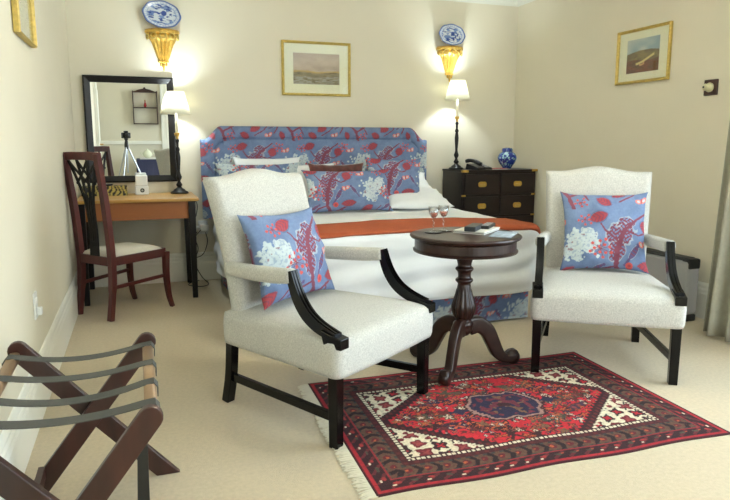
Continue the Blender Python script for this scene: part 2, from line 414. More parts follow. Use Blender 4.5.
# skirting boards: moulded profile
SK = [(0, 0), (.022, 0), (.022, .17), (.018, .185), (.018, .20), (.013, .212), (.013, .225), (.006, .245), (0, .25)]
def skirt(name, p0, p1, nrm):
    bm = NB(); rings = []
    for p in (p0, p1): rings.append([bm.verts.new((p[0]+nrm[0]*a, p[1]+nrm[1]*a, b)) for a, b in SK])
    n = len(SK)
    for i in range(n): bm.faces.new((rings[0][i], rings[0][(i+1) % n], rings[1][(i+1) % n], rings[1][i]))
    bm.faces.new(rings[0]); bm.faces.new(rings[1][::-1]); return struct(name, bm, M['trim'])
skirt('baseboard_back', (.022, 0), (RW-.022, 0), (0, -1))
skirt('baseboard_left', (0, 0), (0, -6.0), (1, 0))
skirt('baseboard_right', (RW, 0), (RW, -RD+.022), (-1, 0))
skirt('baseboard_rear', (.022, -RD), (DX0, -RD), (0, 1))
bm = NB(); box(bm, 1.14, 1.70, -RD, -RD+.04, 0, 2.25); d3 = struct('door_3', bm, M['trim'])
bm = NB()
for z0, z1 in ((.15, .95), (1.1, 2.1)): box(bm, 1.22, 1.62, -RD+.04, -RD+.052, z0, z1)
obj('door_panel', bm, M['trim'], d3, bev=.006)
# dado rail on the rear wall
bm = NB(); box(bm, 0, 1.13, -RD, -RD+.03, .98, 1.05); struct('trim_5', bm, M['trim'], bev=.008)
# coving
CV = [(0, 0), (.0, -.11), (.012, -.115)] + [(.012+.088*math.sin(a)**1.0*1.0 if False else .012+.098*(1-math.cos(a)), -.115+.098*math.sin(a)) for a in [PI/2*i/8 for i in range(1, 9)]] + [(.125, -.012), (.125, 0)]
def cove(name, p0, p1, nrm):
    bm = NB(); rings = []
    for p in (p0, p1): rings.append([bm.verts.new((p[0]+nrm[0]*a, p[1]+nrm[1]*a, RH+b)) for a, b in CV])
    n = len(CV)
    for i in range(n): bm.faces.new((rings[0][i], rings[0][(i+1) % n], rings[1][(i+1) % n], rings[1][i]))
    return struct(name, bm, M['ceil'])
cove('trim_1', (0, 0), (RW, 0), (0, -1)); cove('trim_2', (0, 0), (0, -RD), (1, 0)); cove('trim_3', (RW, 0), (RW, -RD), (-1, 0)); cove('trim_4', (0, -RD), (RW, -RD), (0, 1))

# added ceiling pendant, unseen above the view, fills the room with light
t = thing('fill_pendant', 'added round opal glass ceiling light above the rug, unseen fill light', 'ceiling light', (2.0, -2.9, RH))
bm = NB(); lathe(bm, [(.06, 0), (.06, -.02), (.012, -.03), (.012, -.14)], 20); obj('ceiling_rose', bm, M['brass'], t)
bm = NB(); lathe(bm, [(.03, -.14)] + [(.17*math.sin(a), -.31+.17*math.cos(a)) for a in [.2+ (PI-.25)*i/14 for i in range(15)]], 28, cap=False)
obj('glass_shade', bm, M['shade'], t, smooth=True)

# ------------------------------------------------------------------ rug
RC = np.array([[1.223, -2.754], [1.186, -3.836], [2.752, -3.876], [2.805, -2.785]])   # back left, near left, near right, back right
def rugcol(a, b):
    """a: 0..1 along the length (left to right), b: 0..1 from near edge to back"""
    L, Wd = 1.56, 1.09; x = a*L; y = b*Wd
    n = vnoise(x, y, 120, 4)
    c = np.ones(a.shape+(3,))*C3(186, 28, 42)
    def put(m, col, al=1.0):
        nonlocal c; m = m[..., None]*al; c = c*(1-m) + col*m
    d = np.minimum(np.minimum(x, L-x), np.minimum(y, Wd-y))
    dark = C3(54, 16, 24); khaki = C3(112, 82, 58); cream = C3(222, 212, 184); navy = C3(30, 28, 60); red = C3(182, 30, 44); brown = C3(92, 30, 30); green = C3(72, 74, 58); orng = C3(200, 96, 50)
    al_h = np.minimum(y, Wd-y) < np.minimum(x, L-x)         # along horizontal border
    s = np.where(al_h, x, y)                                # running coordinate
    # field ----------------------------------------------------
    fx0 = .215; X = (x-fx0)/(L-2*fx0); Y = (y-fx0)/(Wd-2*fx0)
    yy = np.abs(Y-.5)*2; xx = np.minimum(X, 1-X)            # 0 at ends
    st = np.floor(yy*15)/15*.33
    put((xx < st+.022), dark); put((xx < st-.010), brown); put((xx < st-.022), dark)
    put((xx < st-.036-.012*(np.sin(yy*95) > 0)), cream)
    cr = xx < st-.058
    gx = (x*12.5) % 1-.5; gy = (y*12.5+np.floor(x*12.5)*.5) % 1-.5; h = vnoise(np.floor(x*12.5)*1.0, np.floor(y*12.5+np.floor(x*12.5)*.5)*1.0, 1.0, 8)
    q = np.hypot(gx, gy)+.10*np.sin(np.arctan2(gy, gx)*4+h*9)+.22*(vnoise(x, y, 60, 44)-.5)
    put(cr & (q < .38), np.where((h > .45)[..., None], dark, C3(110, 26, 36))); put(cr & (q < .17), np.where((h > .6)[..., None], red, C3(150, 60, 60)))
    put(cr & (np.abs(gx-gy*.6) < .06) & (q > .32) & (h > .3), C3(60, 58, 50))
    fld = (xx > st+.03)
    # large stylised leaves in the red field
    for cx, cy, aa, bb, ang, cc in [(.42, .0, .12, .036, .0, green), (.46, .115, .10, .030, .35, C3(60, 40, 62)), (.46, -.115, .10, .030, -.35, C3(60, 40, 62)), (.62, .19, .085, .026, .15, green), (.62, -.19, .085, .026, -.15, C3(58, 62, 52)),
                                    (.72, .25, .05, .020, 0, khaki), (.72, -.25, .05, .020, 0, khaki)]:
        for sg in (-1, 1):
            px = (x-L/2)*sg+L/2-cx; py = y-Wd/2-cy; ca, sa = math.cos(ang), math.sin(ang); A1 = (px*ca+py*sa)/aa; B1 = (-px*sa+py*ca)/bb
            q = np.hypot(A1, B1)+.30*(vnoise(x, y, 50, 12)-.5)
            put(fld & (q < 1.0), dark); put(fld & (q < .78), cc); put(fld & (q < .5) & (np.sin(A1*16) > .1), C3(124, 56, 60)); put(fld & (q < .86) & (q > .80), orng, .6)
    for sc, sd, r0, cols in [(11, 11, .34, (dark, navy, green)), (17, 17, .34, (brown, dark, khaki)), (27, 23, .30, (dark, navy, brown))]:
        ix = np.floor(x*sc); iy = np.floor(y*sc+ix*.37); gx = (x*sc) % 1-.5; gy = (y*sc+ix*.37) % 1-.5
        h = vnoise(ix, iy, 1.0, sd); h2 = vnoise(ix, iy, 1.0, sd+1)
        q = np.maximum(np.abs(gx+gy*(h2-.5))*(.6+h2*.9), np.abs(gy))+.12*np.sin(np.arctan2(gy, gx)*5+h*6)+.25*(vnoise(x, y, 70, 33)-.5)
        for kk, cc in enumerate(cols): put(fld & (q < r0) & (h > .22+.2*kk) & (h <= .42+.2*kk), cc)
        put(fld & (q < r0*.45) & (h > .3) & (h < .75), np.where((h2 > .6)[..., None], cream, orng), .8)
    px = np.abs(x-L/2-.02); py = np.abs(y-Wd/2)
    qs = np.maximum(px/.175+np.floor(py*60)/60/.30, py/.125) + .16*(vnoise(x, y, 34, 31)-.5)
    put(qs < 1.16, dark); put((qs < 1.08) & (qs > .98), C3(150, 120, 110)); put(qs < .98, navy)
    put((qs < .88) & (vnoise(x, y, 42, 51) > .56), C3(104, 36, 52)); put((qs < .8) & (vnoise(x, y, 55, 52) > .74), khaki); put(qs < .18, dark)
    put((np.abs(px-.23) < .05) & (py < .020+.014*np.sin(px*90)), navy)
    # pale dotted guard round the field
    put((d < .215), dark); put((d < .208) & (d > .192) & (np.sin(s*300) > -.5), cream)
    put(d < .189, C3(70, 20, 26)); put((d < .184) & (d > .170) & (np.sin(s*150) > .2), brown)
    bd = (d < .163) & (d > .088); put(bd, C3(92, 64, 50))
    ph = (s*13) % 1; cen = np.abs(d-.124)/.039; jit = .25*(vnoise(x, y, 60, 61)-.5)
    put(bd & (np.abs(ph-.5-.30*(1-cen)+jit*.5) < .15), C3(30, 14, 20))
    put(bd & (np.hypot((ph-.10)*1.5, cen-.0)+jit < .40), C3(96, 26, 34)); put(bd & (np.hypot((ph-.10)*1.5, cen)+jit < .14), orng, .7)
    put(bd & (cen > .70) & (np.sin(s*170+np.floor(d*40)*2) > .1), C3(52, 56, 54))
    put((d <= .088) & (d > .082), C3(140, 36, 42))
    bd = (d <= .082) & (d > .026); put(bd, C3(46, 14, 22))
    ph = (s*15) % 1; cen = (d-.054)/.028; cell = vnoise(np.floor(s*15), np.floor(s*15)*0, 1.0, 66)
    put(bd & (np.abs(cen-(ph-.5)*1.7) < .30), C3(96, 30, 36)); put(bd & (np.hypot((ph-.5)*1.2, cen-.2)+jit < .26), np.where((cell > .5)[..., None], C3(150, 44, 44), C3(66, 66, 54)))
    put(bd & (np.abs(cen+.35) < .16) & (np.abs(ph-.25) < .10) & (cell > .55), cream); put(bd & (np.abs(cen-.3) < .12) & (np.abs(ph-.8) < .09) & (cell < .4), orng)
    put(d <= .026, C3(160, 28, 40)); put(d <= .010, C3(64, 16, 24))
    c = c*(1-.45*(n[..., None]-.5))
    return np.clip(c, 0, 1)
na, nb = 400, 280
A, B = np.meshgrid(np.linspace(0, 1, na), np.linspace(0, 1, nb), indexing='ij')
bl, nl, nr, br = RC
XY = (nl[None, None]*(1-A[..., None])+nr*A[..., None])*(1-B[..., None]) + (bl*(1-A[..., None])+br*A[..., None])*B[..., None]
XY[..., 1] += .006*np.sin(A*17)*(1-B) + .005*np.sin(A*11+2)*B
Z = .006 + .0*A
P = np.concatenate([XY, Z[..., None]], -1)
rug = thing('rug', 'red oriental rug with navy medallion and cream corners, under the round table', 'rug', (0, 0, 0))
pile = gridobj('rug_pile', P, M['rug'], rug, rugcol(A, B)); sm = pile.modifiers.new('t', 'SOLIDIFY'); sm.thickness = .0055; sm.offset = -1
bm = NB()
for k in range(190):
    f = k/189; y = bl[1]*(1-f)+nl[1]*f; x = bl[0]*(1-f)+nl[0]*f; l = .045+random.random()*.02; dy = random.uniform(-.014, .014); dx = .0025
    sweep(bm, [(x+.004, y, .004), (x-l*.5, y+dy*.3, .005), (x-l, y+dy, .003)], rect(.003, .0045), side=(0, 0, 1))
fr = obj('fringe', bm, M['fringe'], rug); 

# ------------------------------------------------------------------ desk
DT = .787
t = thing('desk', 'narrow honey pine writing desk with black tapered legs against back wall', 'desk', (.46, -.37, 0))
bm = NB(); box(bm, -.435, .445, -.325, .34, DT-.024, DT); obj('desktop', bm, M['pine'], t, bev=.006)
bm = NB(); box(bm, -.37, .37, -.285, -.263, .628, DT-.025); obj('apron', bm, M['apron'], t, bev=.002)
bm = NB(); box(bm, -.37, .37, .263, .285, .628, DT-.025); box(bm, -.39, -.37, -.263, .263, .628, DT-.025); box(bm, .37, .39, -.263, .263, .628, DT-.025); obj('frame', bm, M['ebony'], t, bev=.002)
for sx in (-1, 1):
    for sy in (-1, 1):
        bm = NB(); x = sx*.392; y = sy*.29; a = .027; b = .019
        hexa(bm, [(x-b, y-b, 0), (x+b, y-b, 0), (x+b, y+b, 0), (x-b, y+b, 0)], [(x-a, y-a, DT-.025), (x+a, y-a, DT-.025), (x+a, y+a, DT-.025), (x-a, y+a, DT-.025)])
        obj('leg', bm, M['ebony'], t, bev=.003)

# ------------------------------------------------------------------ mirror
t = thing('wall_mirror', 'rectangular wall mirror in a flat black frame above the desk', 'mirror', (.44, -.03, 1.312), rot=(.0138+.0, 0, .0129))
MW, MH, fwid = .70, .865, .055
bm = NB()
sec = [(0, 0), (fwid, 0), (fwid, -.012), (.012, -.024), (0, -.02)]
cor = [(-1, -1), (1, -1), (1, 1), (-1, 1)]; rings = []
for sx, sz in cor: rings.append([bm.verts.new((sx*(MW/2-a), b+.012, sz*(MH/2-a))) for a, b in sec])
for i in range(4):
    A_, B_ = rings[i], rings[(i+1) % 4]
    for j in range(5): bm.faces.new((A_[j], A_[(j+1) % 5], B_[(j+1) % 5], B_[j]))
obj('frame', bm, M['ebony'], t)
bm = NB(); box(bm, -MW/2+fwid-.004, MW/2-fwid+.004, .0, .006, -MH/2+fwid-.004, MH/2-fwid+.004); obj('mirror_glass', bm, M['mirrorm'], t)

# ------------------------------------------------------------------ framed pictures
def picture(name, label, loc, rz, W, H, fw_, mw, pw, ph_, paintf, dy=0.0, mat_col=None, tilt=.0, nx=80):
    """hangs in local XZ plane, facing -Y"""
    t = thing(name, label, 'picture', loc, rot=(tilt, 0, rz))
    bm = NB(); sec = [(0, 0), (0, -.022), (fw_*.35, -.028), (fw_, -.016), (fw_, 0)]; rings = []
    for sx, sz in cor: rings.append([bm.verts.new((sx*(W/2-a), b, sz*(H/2-a))) for a, b in sec])
    for i in range(4):
        A_, B_ = rings[i], rings[(i+1) % 4]
        for j in range(5): bm.faces.new((A_[j], A_[(j+1) % 5], B_[(j+1) % 5], B_[j]))
    obj('frame', bm, M['goldframe'], t)
    bm = NB(); box(bm, -W/2+fw_*.6, W/2-fw_*.6, -.006, -.001, -H/2+fw_*.6, H/2-fw_*.6); obj('mount', bm, mat_col or M['mat_board'], t)
    ny = int(nx*ph_/pw); U, V = np.meshgrid(np.linspace(0, 1, nx), np.linspace(0, 1, ny), indexing='ij')
    P = np.stack([(U-.5)*pw, -.008+0*U, (V-.5)*ph_+dy], -1)
    gridobj('painting', P, M['paint'], t, paintf(U, V), smooth=False)
    bm = NB(); box(bm, -W/2+fw_*.8, W/2-fw_*.8, -.013, -.0115, -H/2+fw_*.8, H/2-fw_*.8); obj('picture_glass', bm, M['pane'], t)
    return t
def mixc(a, b, k): return a*(1-k[..., None]) + b*k[..., None]
def paint_storm(U, V):
    n = vnoise(U*2+V, V*2, 3, 2)*.6+vnoise(U, V, 9, 3)*.4
    c = mixc(C3(166, 146, 128), C3(196, 180, 156), n)
    c = mixc(c, C3(150, 132, 122), np.clip((V-.75)*3, 0, 1)*n)
    ld = V < .38+.03*np.sin(U*9); g = mixc(C3(112, 100, 74), C3(160, 148, 116), vnoise(U, V*3, 9, 5))
    c = np.where(ld[..., None], g, c)
    w_ = (V < .25) & (vnoise(U, V*4, 12, 7) > .5); c = np.where(w_[..., None], C3(168, 164, 150), c)
    hz = np.abs(V-.40-.02*np.sin(U*9)) < .025; c = np.where(hz[..., None], C3(188, 160, 96), c)
    return c
def paint_hills(U, V):
    c = mixc(C3(150, 172, 178), C3(206, 210, 196), np.clip(vnoise(U, V*1.5, 4, 2)*1.3-.2, 0, 1))
    h = .56+.10*np.sin(U*2.6+.1); c = np.where((V < h)[..., None], mixc(C3(134, 124, 78), C3(104, 90, 66), vnoise(U, V, 10, 3)), c)
    c = np.where((V < .36+.03*np.sin(U*7))[..., None], mixc(C3(128, 74, 54), C3(88, 68, 48), vnoise(U, V*2, 8, 4)), c)
    path = (np.abs(V-.40-.14*np.sin(U*4+3.6)) < .035) & (U > .3) & (U < .85); c = np.where(path[..., None], C3(212, 196, 130), c)
    p2 = (np.hypot(U-.45, (V-.26)*2) < .12) & (vnoise(U, V, 18, 8) > .45); c = np.where(p2[..., None], C3(204, 160, 110), c)
    return c
def paint_pale(U, V): return mixc(C3(190, 196, 176), C3(210, 214, 196), vnoise(U, V, 5, 3))
picture('framed_picture', 'gold framed stormy landscape watercolour on the back wall above the headboard', (2.04, -.004, 1.865), 0, .64, .475, .022, .09, .43, .27, paint_storm, dy=-.0, tilt=0)
picture('framed_picture', 'gold framed painting of green hills and winding path on the right wall', (RW-.004, -1.745, 1.862), -PI/2, .54, .405, .02, .08, .33, .25, paint_hills)
picture('framed_picture', 'narrow gold framed pale picture with wide cream mount on the left wall', (.004, -2.33, 2.03), PI/2, .50, .72, .016, .1, .26, .42, paint_pale, dy=.04)

# ------------------------------------------------------------------ plates and brackets
def bracket(loc, label):
    t = thing('wall_bracket', label, 'wall bracket', loc, group=None)
    bm = NB()                                    # half-round shelf
    pf = [(.125, -.03), (.135, -.026), (.140, -.012), (.132, -.005), (.136, 0)]
    n = 24; rings = [[bm.verts.new((r*math.cos(PI+PI*i/n), r*math.sin(PI+PI*i/n)*.85, z)) for i in range(n+1)] for r, z in pf]
    for a, b in zip(rings, rings[1:]):
        for i in range(n): bm.faces.new((a[i], a[i+1], b[i+1], b[i]))
        bm.faces.new((a[0], b[0], b[n], a[n]))
    bm.faces.new(rings[0]); bm.faces.new(rings[-1])
    obj('shelf', bm, M['gold'], t, smooth=False)
    bm = NB()                                    # fluted body
    prof = [(.115, -.03), (.118, -.055), (.108, -.07), (.088, -.085), (.076, -.11), (.066, -.14), (.057, -.17), (.049, -.20), (.040, -.225), (.034, -.24), (.042, -.248), (.036, -.262)]
    n = 64; rings = []
    for r, z in prof:
        fl = .16 if z < -.075 else .0
        rings.append([bm.verts.new(((r*(1+fl*math.cos(a*15)))*math.cos(a), (r*(1+fl*math.cos(a*15)))*math.sin(a)*.8, z)) for a in [PI+PI*i/n for i in range(n+1)]])
    for a, b in zip(rings, rings[1:]):
        for i in range(n): bm.faces.new((a[i], a[i+1], b[i+1], b[i]))
        bm.faces.new((a[0], b[0], b[n], a[n]))
    bm.faces.new(rings[0]); bm.faces.new(rings[-1])
    obj('carved_body', bm, M['gold'], t, smooth=True)
    for i in range(5):                           # hanging rings under the shelf
        a = PI + PI*(i+.5)/5; x, y = .125*math.cos(a), .125*math.sin(a)*.85
        bm = NB(); R_ = .024; pts = [(x - math.sin(a)*R_*math.cos(q), y+math.cos(a)*R_*math.cos(q)*.85, -.052+R_*math.sin(q)) for q in [2*PI*j/16 for j in range(17)]]
        tube(bm, pts, .007, 8); obj('carved_ring', bm, M['goldframe'], t, smooth=True)
    bm = NB()
    for dx, dz, s in [(0, -.285, 1.0), (-.022, -.275, .7), (.022, -.275, .7), (0, -.31, .7)]:
        bmesh.ops.create_uvsphere(bm, u_segments=10, v_segments=8, radius=.016*s, matrix=Matrix.Translation((dx, -.018, dz)) @ Matrix.Diagonal((.8, .8, 1.5, 1)))
    obj('leaf_finial', bm, M['gold'], t, smooth=True)
    return t
def platecol(X, Y, sd):
    r = np.hypot(X, Y); wv = C3(214, 222, 230); bl_ = C3(52, 76, 148); mid = C3(120, 146, 196)
    c = np.ones(X.shape+(3,))*wv
    c = np.where((r > .92)[..., None], C3(90, 112, 170), c)
    c = np.where(((r > .78) & (r < .90) & (np.sin(np.arctan2(Y, X)*34) > .3))[..., None], mid*.5+wv*.5, c)
    c = np.where(((r > .75) & (r < .78))[..., None], mid, c)
    inn = r < .74
    c = np.where((inn & (vnoise(X*1.2, Y*2.6, 3.2, sd) > .60))[..., None], mid, c)
    c = np.where((inn & (vnoise(X*1.2, Y*3.0, 5.5, sd+2) > .66))[..., None], bl_, c)
    c = np.where((inn & (np.hypot((X-.1)/.14, (Y-.12)/.2) < 1))[..., None], bl_, c)
    return c
def plate(loc, label, a, b, roll, sd):
    t = thing('decorative_plate', label, 'plate', loc, rot=(-.15, roll, 0))
    nr_, nt_ = 30, 90; R_, TH = np.meshgrid(np.linspace(0, 1, nr_), np.linspace(0, 2*PI, nt_), indexing='ij')
    sc_ = 1+.018*np.cos(TH*8)*R_**6
    X = R_*np.cos(TH)*sc_; Y = R_*np.sin(TH)*sc_; dep = -.016*np.clip((R_-.62)/.38, 0, 1)**1.3
    P = np.stack([X*a, dep, Y*b], -1)
    o = gridobj('plate_face', P, M['china'], t, platecol(X, Y, sd)); s_ = o.modifiers.new('t', 'SOLIDIFY'); s_.thickness = .004; s_.offset = 1
    return t
bracket((.722, -.001, 2.125), 'carved gilt wall bracket to the left, above the mirror and desk lamp')
bracket((3.372, -.001, 2.118), 'carved gilt wall bracket to the right, above the lamp on the black chest')
plate((.722, -.052, 2.243), 'wide oval blue and white plate on the gilt bracket above the desk lamp', .152, .112, .14, 3)
plate((3.368, -.052, 2.226), 'smaller blue and white plate on the gilt bracket above the black chest', .140, .102, .05, 11)

# ------------------------------------------------------------------ candlestick lamps
def lamp(loc, label, s=1.0, e=15):
    t = thing('table_lamp', label, 'lamp', loc)
    bm = NB(); lathe(bm, [(.072, 0), (.074, .006), (.066, .016), (.05, .022), (.045, .032), (.028, .042), (.016, .055)], 32); obj('base', bm, M['ebony'], t, smooth=True)
    prof = [(.016, .055), (.024, .066), (.026, .075), (.017, .088), (.012, .10), (.013, .11), (.022, .125), (.024, .14), (.016, .16), (.012, .18), (.013, .20), (.018, .27), (.0195, .30), (.016, .33), (.012, .35), (.018, .36), (.018, .37), (.010, .385), (.011, .42), (.017, .435), (.011, .45)]
    bm = NB(); lathe(bm, prof, 20); obj('turned_stem', bm, M['ebony'], t, smooth=True)
    bm = NB(); lathe(bm, [(.009, .45), (.013, .458), (.009, .466), (.020, .482), (.022, .50), (.014, .502)], 20); obj('brass_cup', bm, M['brass'], t, smooth=True, label='brass candle cup')
    bm = NB(); lathe(bm, [(.011, .50), (.011, .675), (.004, .677)], 14); obj('candle_tube', bm, M['wick'], t, smooth=True)
    bm = NB(); lathe(bm, [(.118, .655), (.070, .835)], 40, cap=False)
    sh = obj('lamp_shade', bm, M['shade'], t, smooth=True); k = sh.modifiers.new('t', 'SOLIDIFY'); k.thickness = .002
    bm = NB(); bmesh.ops.create_uvsphere(bm, u_segments=12, v_segments=10, radius=.022, matrix=Matrix.Translation((0, 0, .712)) @ Matrix.Diagonal((1, 1, 1.5, 1))); bu = obj('bulb', bm, M['bulb'], t, smooth=True)
    bm = NB(); 
    for q in range(3): tube(bm, [(.0, .0, .677), (.055*math.cos(q*2.1), .055*math.sin(q*2.1), .78), (.069*math.cos(q*2.1), .069*math.sin(q*2.1), .83)], .0012, 5)
    obj('shade_carrier', bm, M['brass'], t)
    l = point('lamp_light', (0, 0, .765), e, (.80, .93, 1.0), .035); l.parent = t
    return t
lamp((.795, -.165, DT), 'lit black candlestick lamp with white shade standing on the pine desk')
lamp((3.37, -.20, .955), 'lit black candlestick lamp with white shade standing on the black chest of drawers')

# ------------------------------------------------------------------ small things on the desk
t = thing('box_dispenser', 'small white plastic box with a round dark button on the desk below the mirror', 'box', (.497, -.19, DT), sc=1.62)
bm = NB(); box(bm, -.032, .032, -.02, .02, 0, .042); obj('base', bm, M['whitep'], t, bev=.004)
bm = NB(); box(bm, -.029, .029, -.018, .018, .042, .098); obj('top', bm, M['whitep'], t, bev=.006)
bm = NB(); bmesh.ops.create_cone(bm, segments=20, radius1=.0105, radius2=.0105, depth=.004, cap_ends=True, matrix=Matrix.Translation((.002, -.021, .022)) @ Matrix.Rotation(PI/2, 4, 'X')); obj('button', bm, M['blackp'], t)
bm = NB(); bmesh.ops.create_cone(bm, segments=16, radius1=.005, radius2=.005, depth=.003, cap_ends=True, matrix=Matrix.Translation((.002, -.0235, .022)) @ Matrix.Rotation(PI/2, 4, 'X')); obj('button_centre', bm, M['silver'], t)
def zebra(U, V):
    s = np.sin(U*60+2.2*np.sin(V*5+U*9))+.5*np.sin(V*7+U*23)
    return np.where((s > .1)[..., None], C3(26, 24, 20), C3(176, 158, 84))
t = thing('patterned_box', 'long black and gold zebra striped box on the left of the desk', 'box', (.215, -.20, DT), rz=.0)
n1, n2 = 120, 24
L_, W_, H_ = .34, .12, .078
ring = [(-L_/2, -W_/2), (L_/2, -W_/2), (L_/2, W_/2), (-L_/2, W_/2), (-L_/2, -W_/2)]
P = np.zeros((n1, n2, 3)); cl = np.zeros((n1, n2, 3)); per = 2*(L_+W_)
for i in range(n1):
    d_ = per*i/(n1-1); k = 0; ls = [L_, W_, L_, W_]
    while k < 3 and d_ > ls[k]: d_ -= ls[k]; k += 1
    f_ = d_/ls[k]; x = ring[k][0]*(1-f_)+ring[k+1][0]*f_; y = ring[k][1]*(1-f_)+ring[k+1][1]*f_
    for j in range(n2): P[i, j] = (x, y, H_*j/(n2-1))
U_, V_ = np.meshgrid(np.linspace(0, per*1.4, n1), np.linspace(0, 1, n2), indexing='ij')
gridobj('box_side', P, M['zebra'], t, zebra(U_*2.5, V_), smooth=False)
bm = NB(); box(bm, -L_/2+.001, L_/2-.001, -W_/2+.001, W_/2-.001, 0.0, H_-.004); obj('box_tray', bm, M['ebony'], t)
t = thing('ashtray', 'shallow dark dish resting on the zebra striped box', 'dish', (.225, -.20, DT+H_-.004+.001))
bm = NB(); lathe(bm, [(.03, 0), (.045, .004), (.062, .018), (.058, .018), (.04, .007)], 24); obj('bowl', bm, M['blackp'], t, smooth=True)
bm = NB(); lathe(bm, [(.012, .007), (.02, .012), (.004, .02)], 16); obj('knob', bm, M['silver'], t, smooth=True)

# ------------------------------------------------------------------ side chair
t = thing('side_chair', 'mahogany side chair with black pierced lattice splat and cream seat, at the desk', 'chair', (.335, -.885, 0), rz=math.atan2(.622, .783)-PI/2+PI)
# local: front is -Y ; so rotate so that -Y points (.783,.622)
t.rotation_euler = (0, 0, math.atan2(.622, .783)+PI/2)
bw, fw2, dp = .172, .205, .220
for s in (-1, 1):
    bm = NB(); pts = bez([(s*(bw+.002), dp+.03, 0), (s*bw, dp, .22), (s*bw, dp-.006, .44), (s*(bw+.002), dp+.020, .8), (s*(bw+.006), dp+.062, 1.135)], 6)
    sweep(bm, pts, rect(.043, .036), side=(1, 0, 0), scales=[.95]*6+[1.1]*14+[1.0]*(len(pts)-20)); obj('back_post', bm, M['chairwood'], t, bev=.003)
    bm = NB(); pts = bez([(s*fw2, -dp, .42), (s*fw2, -dp+.004, .25), (s*(fw2+.003), -dp-.008, .1), (s*(fw2+.006), -dp-.035, 0)], 6)
    sweep(bm, pts, rect(.040, .040), side=(1, 0, 0), scales=[1.05-.35*i/(len(pts)-1) for i in range(len(pts))]); obj('leg', bm, M['chairwood'], t, bev=.003)
    bm = NB(); sweep(bm, [(s*(fw2-.004), -dp+.01, .245), (s*bw, dp-.01, .225)], rect(.024, .018)); obj('stretcher', bm, M['chairwood'], t, bev=.002)
    bm = NB(); sweep(bm, [(s*(fw2-.002), -dp+.012, .415), (s*bw, dp-.012, .405)], rect(.06, .02)); obj('seat_rail', bm, M['chairwood'], t, bev=.002)
bm = NB(); sweep(bm, [(-fw2+.01, -dp, .415), (fw2-.01, -dp, .415)], rect(.06, .02)); obj('seat_rail', bm, M['chairwood'], t, bev=.002)
bm = NB(); sweep(bm, [(-bw+.01, dp, .405), (bw-.01, dp, .405)], rect(.06, .02)); obj('seat_rail', bm, M['chairwood'], t, bev=.002)
bm = NB(); prism(bm, [(-.196, 1.085), (-.10, 1.092), (.10, 1.092), (.196, 1.085), (.198, 1.142), (.10, 1.146), (-.10, 1.146), (-.198, 1.142)], .054+dp-.012, .054+dp+.016); obj('crest_rail', bm, M['chairwood'], t, bev=.004)
# pierced splat: interlaced ribs fanning out at the top
for k, (xb, xm, xt) in enumerate([(-.030, -.034, -.150), (-.011, -.012, -.055), (.011, .012, .055), (.030, .034, .150)]):
    bm = NB(); pts = bez([(xb*1.25, dp-.002, .43), (xm, dp-.004, .60), (xm*1.25, dp+.013, .80), (xm*1.6+(xt-xm)*.28, dp+.032, .95), (xt, dp+.053, 1.095)], 8)
    sweep(bm, pts, rect(.018, .011), side=(1, 0, 0)); obj('splat_rib', bm, M['ebony'], t)
for k, (xa, xb_) in enumerate([(-.15, .03), (.15, -.03), (-.055, .10), (.055, -.10)]):
    bm = NB(); pts = bez([(xa, dp+.052, 1.09), ((xa*.55+xb_*.45), dp+.040, 1.01), (xb_, dp+.028, .93)], 6)
    sweep(bm, pts, rect(.013, .010), side=(1, 0, 0)); obj('splat_lattice', bm, M['ebony'], t)
for z, wdd in ((.52, .055), (.66, .05)):
    bm = NB(); box(bm, -wdd/2, wdd/2, dp-.008, dp+.002, z-.012, z+.012); obj('splat_tie', bm, M['ebony'], t)
bm = NB(); prism(bm, [(-.05, .43), (.05, .43), (.042, .50), (-.042, .50)], dp-.006, dp+.002); obj('splat_shoe', bm, M['ebony'], t)
bm = NB(); n = 24; U, V = np.meshgrid(np.linspace(-1, 1, n), np.linspace(-1, 1, n), indexing='ij')
wloc = (fw2-.006)*(1-(V+1)/2)+(bw-.006)*(V+1)/2
P = np.stack([U*wloc, V*(dp-.012), .44+.038*np.clip(1-U**4, 0, 1)**.5*np.clip(1-V**4, 0, 1)**.5], -1); bm.free()
gridobj('seat', P, M['linen'], t, thick=.0)
bm = NB(); hexa(bm, [(-fw2+.01, -dp+.012, .40), (fw2-.01, -dp+.012, .40), (bw-.01, dp-.012, .40), (-bw+.01, dp-.012, .40)], [(-fw2+.006, -dp+.012, .441), (fw2-.006, -dp+.012, .441), (bw-.006, dp-.012, .441), (-bw+.006, dp-.012, .441)]); obj('seat_base', bm, M['linen'], t)

# ------------------------------------------------------------------ bed
BX, BYF = 2.04, -2.13
bed = thing('bed', 'king size bed with printed blue upholstered headboard and matching base valance', 'bed', (BX, -1.15, 0))
nx, nz = 330, 170
hw = 1.055
xs = np.linspace(-hw, hw, nx)
def htop(x):
    d = hw-np.abs(x); q = np.clip((d-.03)/.15, 0, 1); q = q*q*(3-2*q)
    return 1.235 + .115*q**1.0
U, V = np.meshgrid(xs, np.linspace(0, 1, nz), indexing='ij')
zt = htop(U); Zh = .56+(zt-.56)*V
dE = np.minimum(hw-np.abs(U), (zt-Zh)*np.where(np.abs(U) > hw-.18, .8, 1))
seam = np.exp(-((dE-.11)/.007)**2)
Yh = 1.075 - .03 - .045*np.clip(dE/.025, 0, 1)**.5 - .012*np.clip(np.sin(np.clip(dE/.11, 0, 1)*PI), 0, 1) + .016*seam - .012*np.clip((dE-.11)/.06, 0, 1)
Yh = np.where(dE <= 0.0005, 1.075-.0, Yh)
P = np.stack([U, Yh, Zh], -1)
gridobj('headboard_cover', P, M['print'], bed, fabric(U+3.05, Zh+2.62))
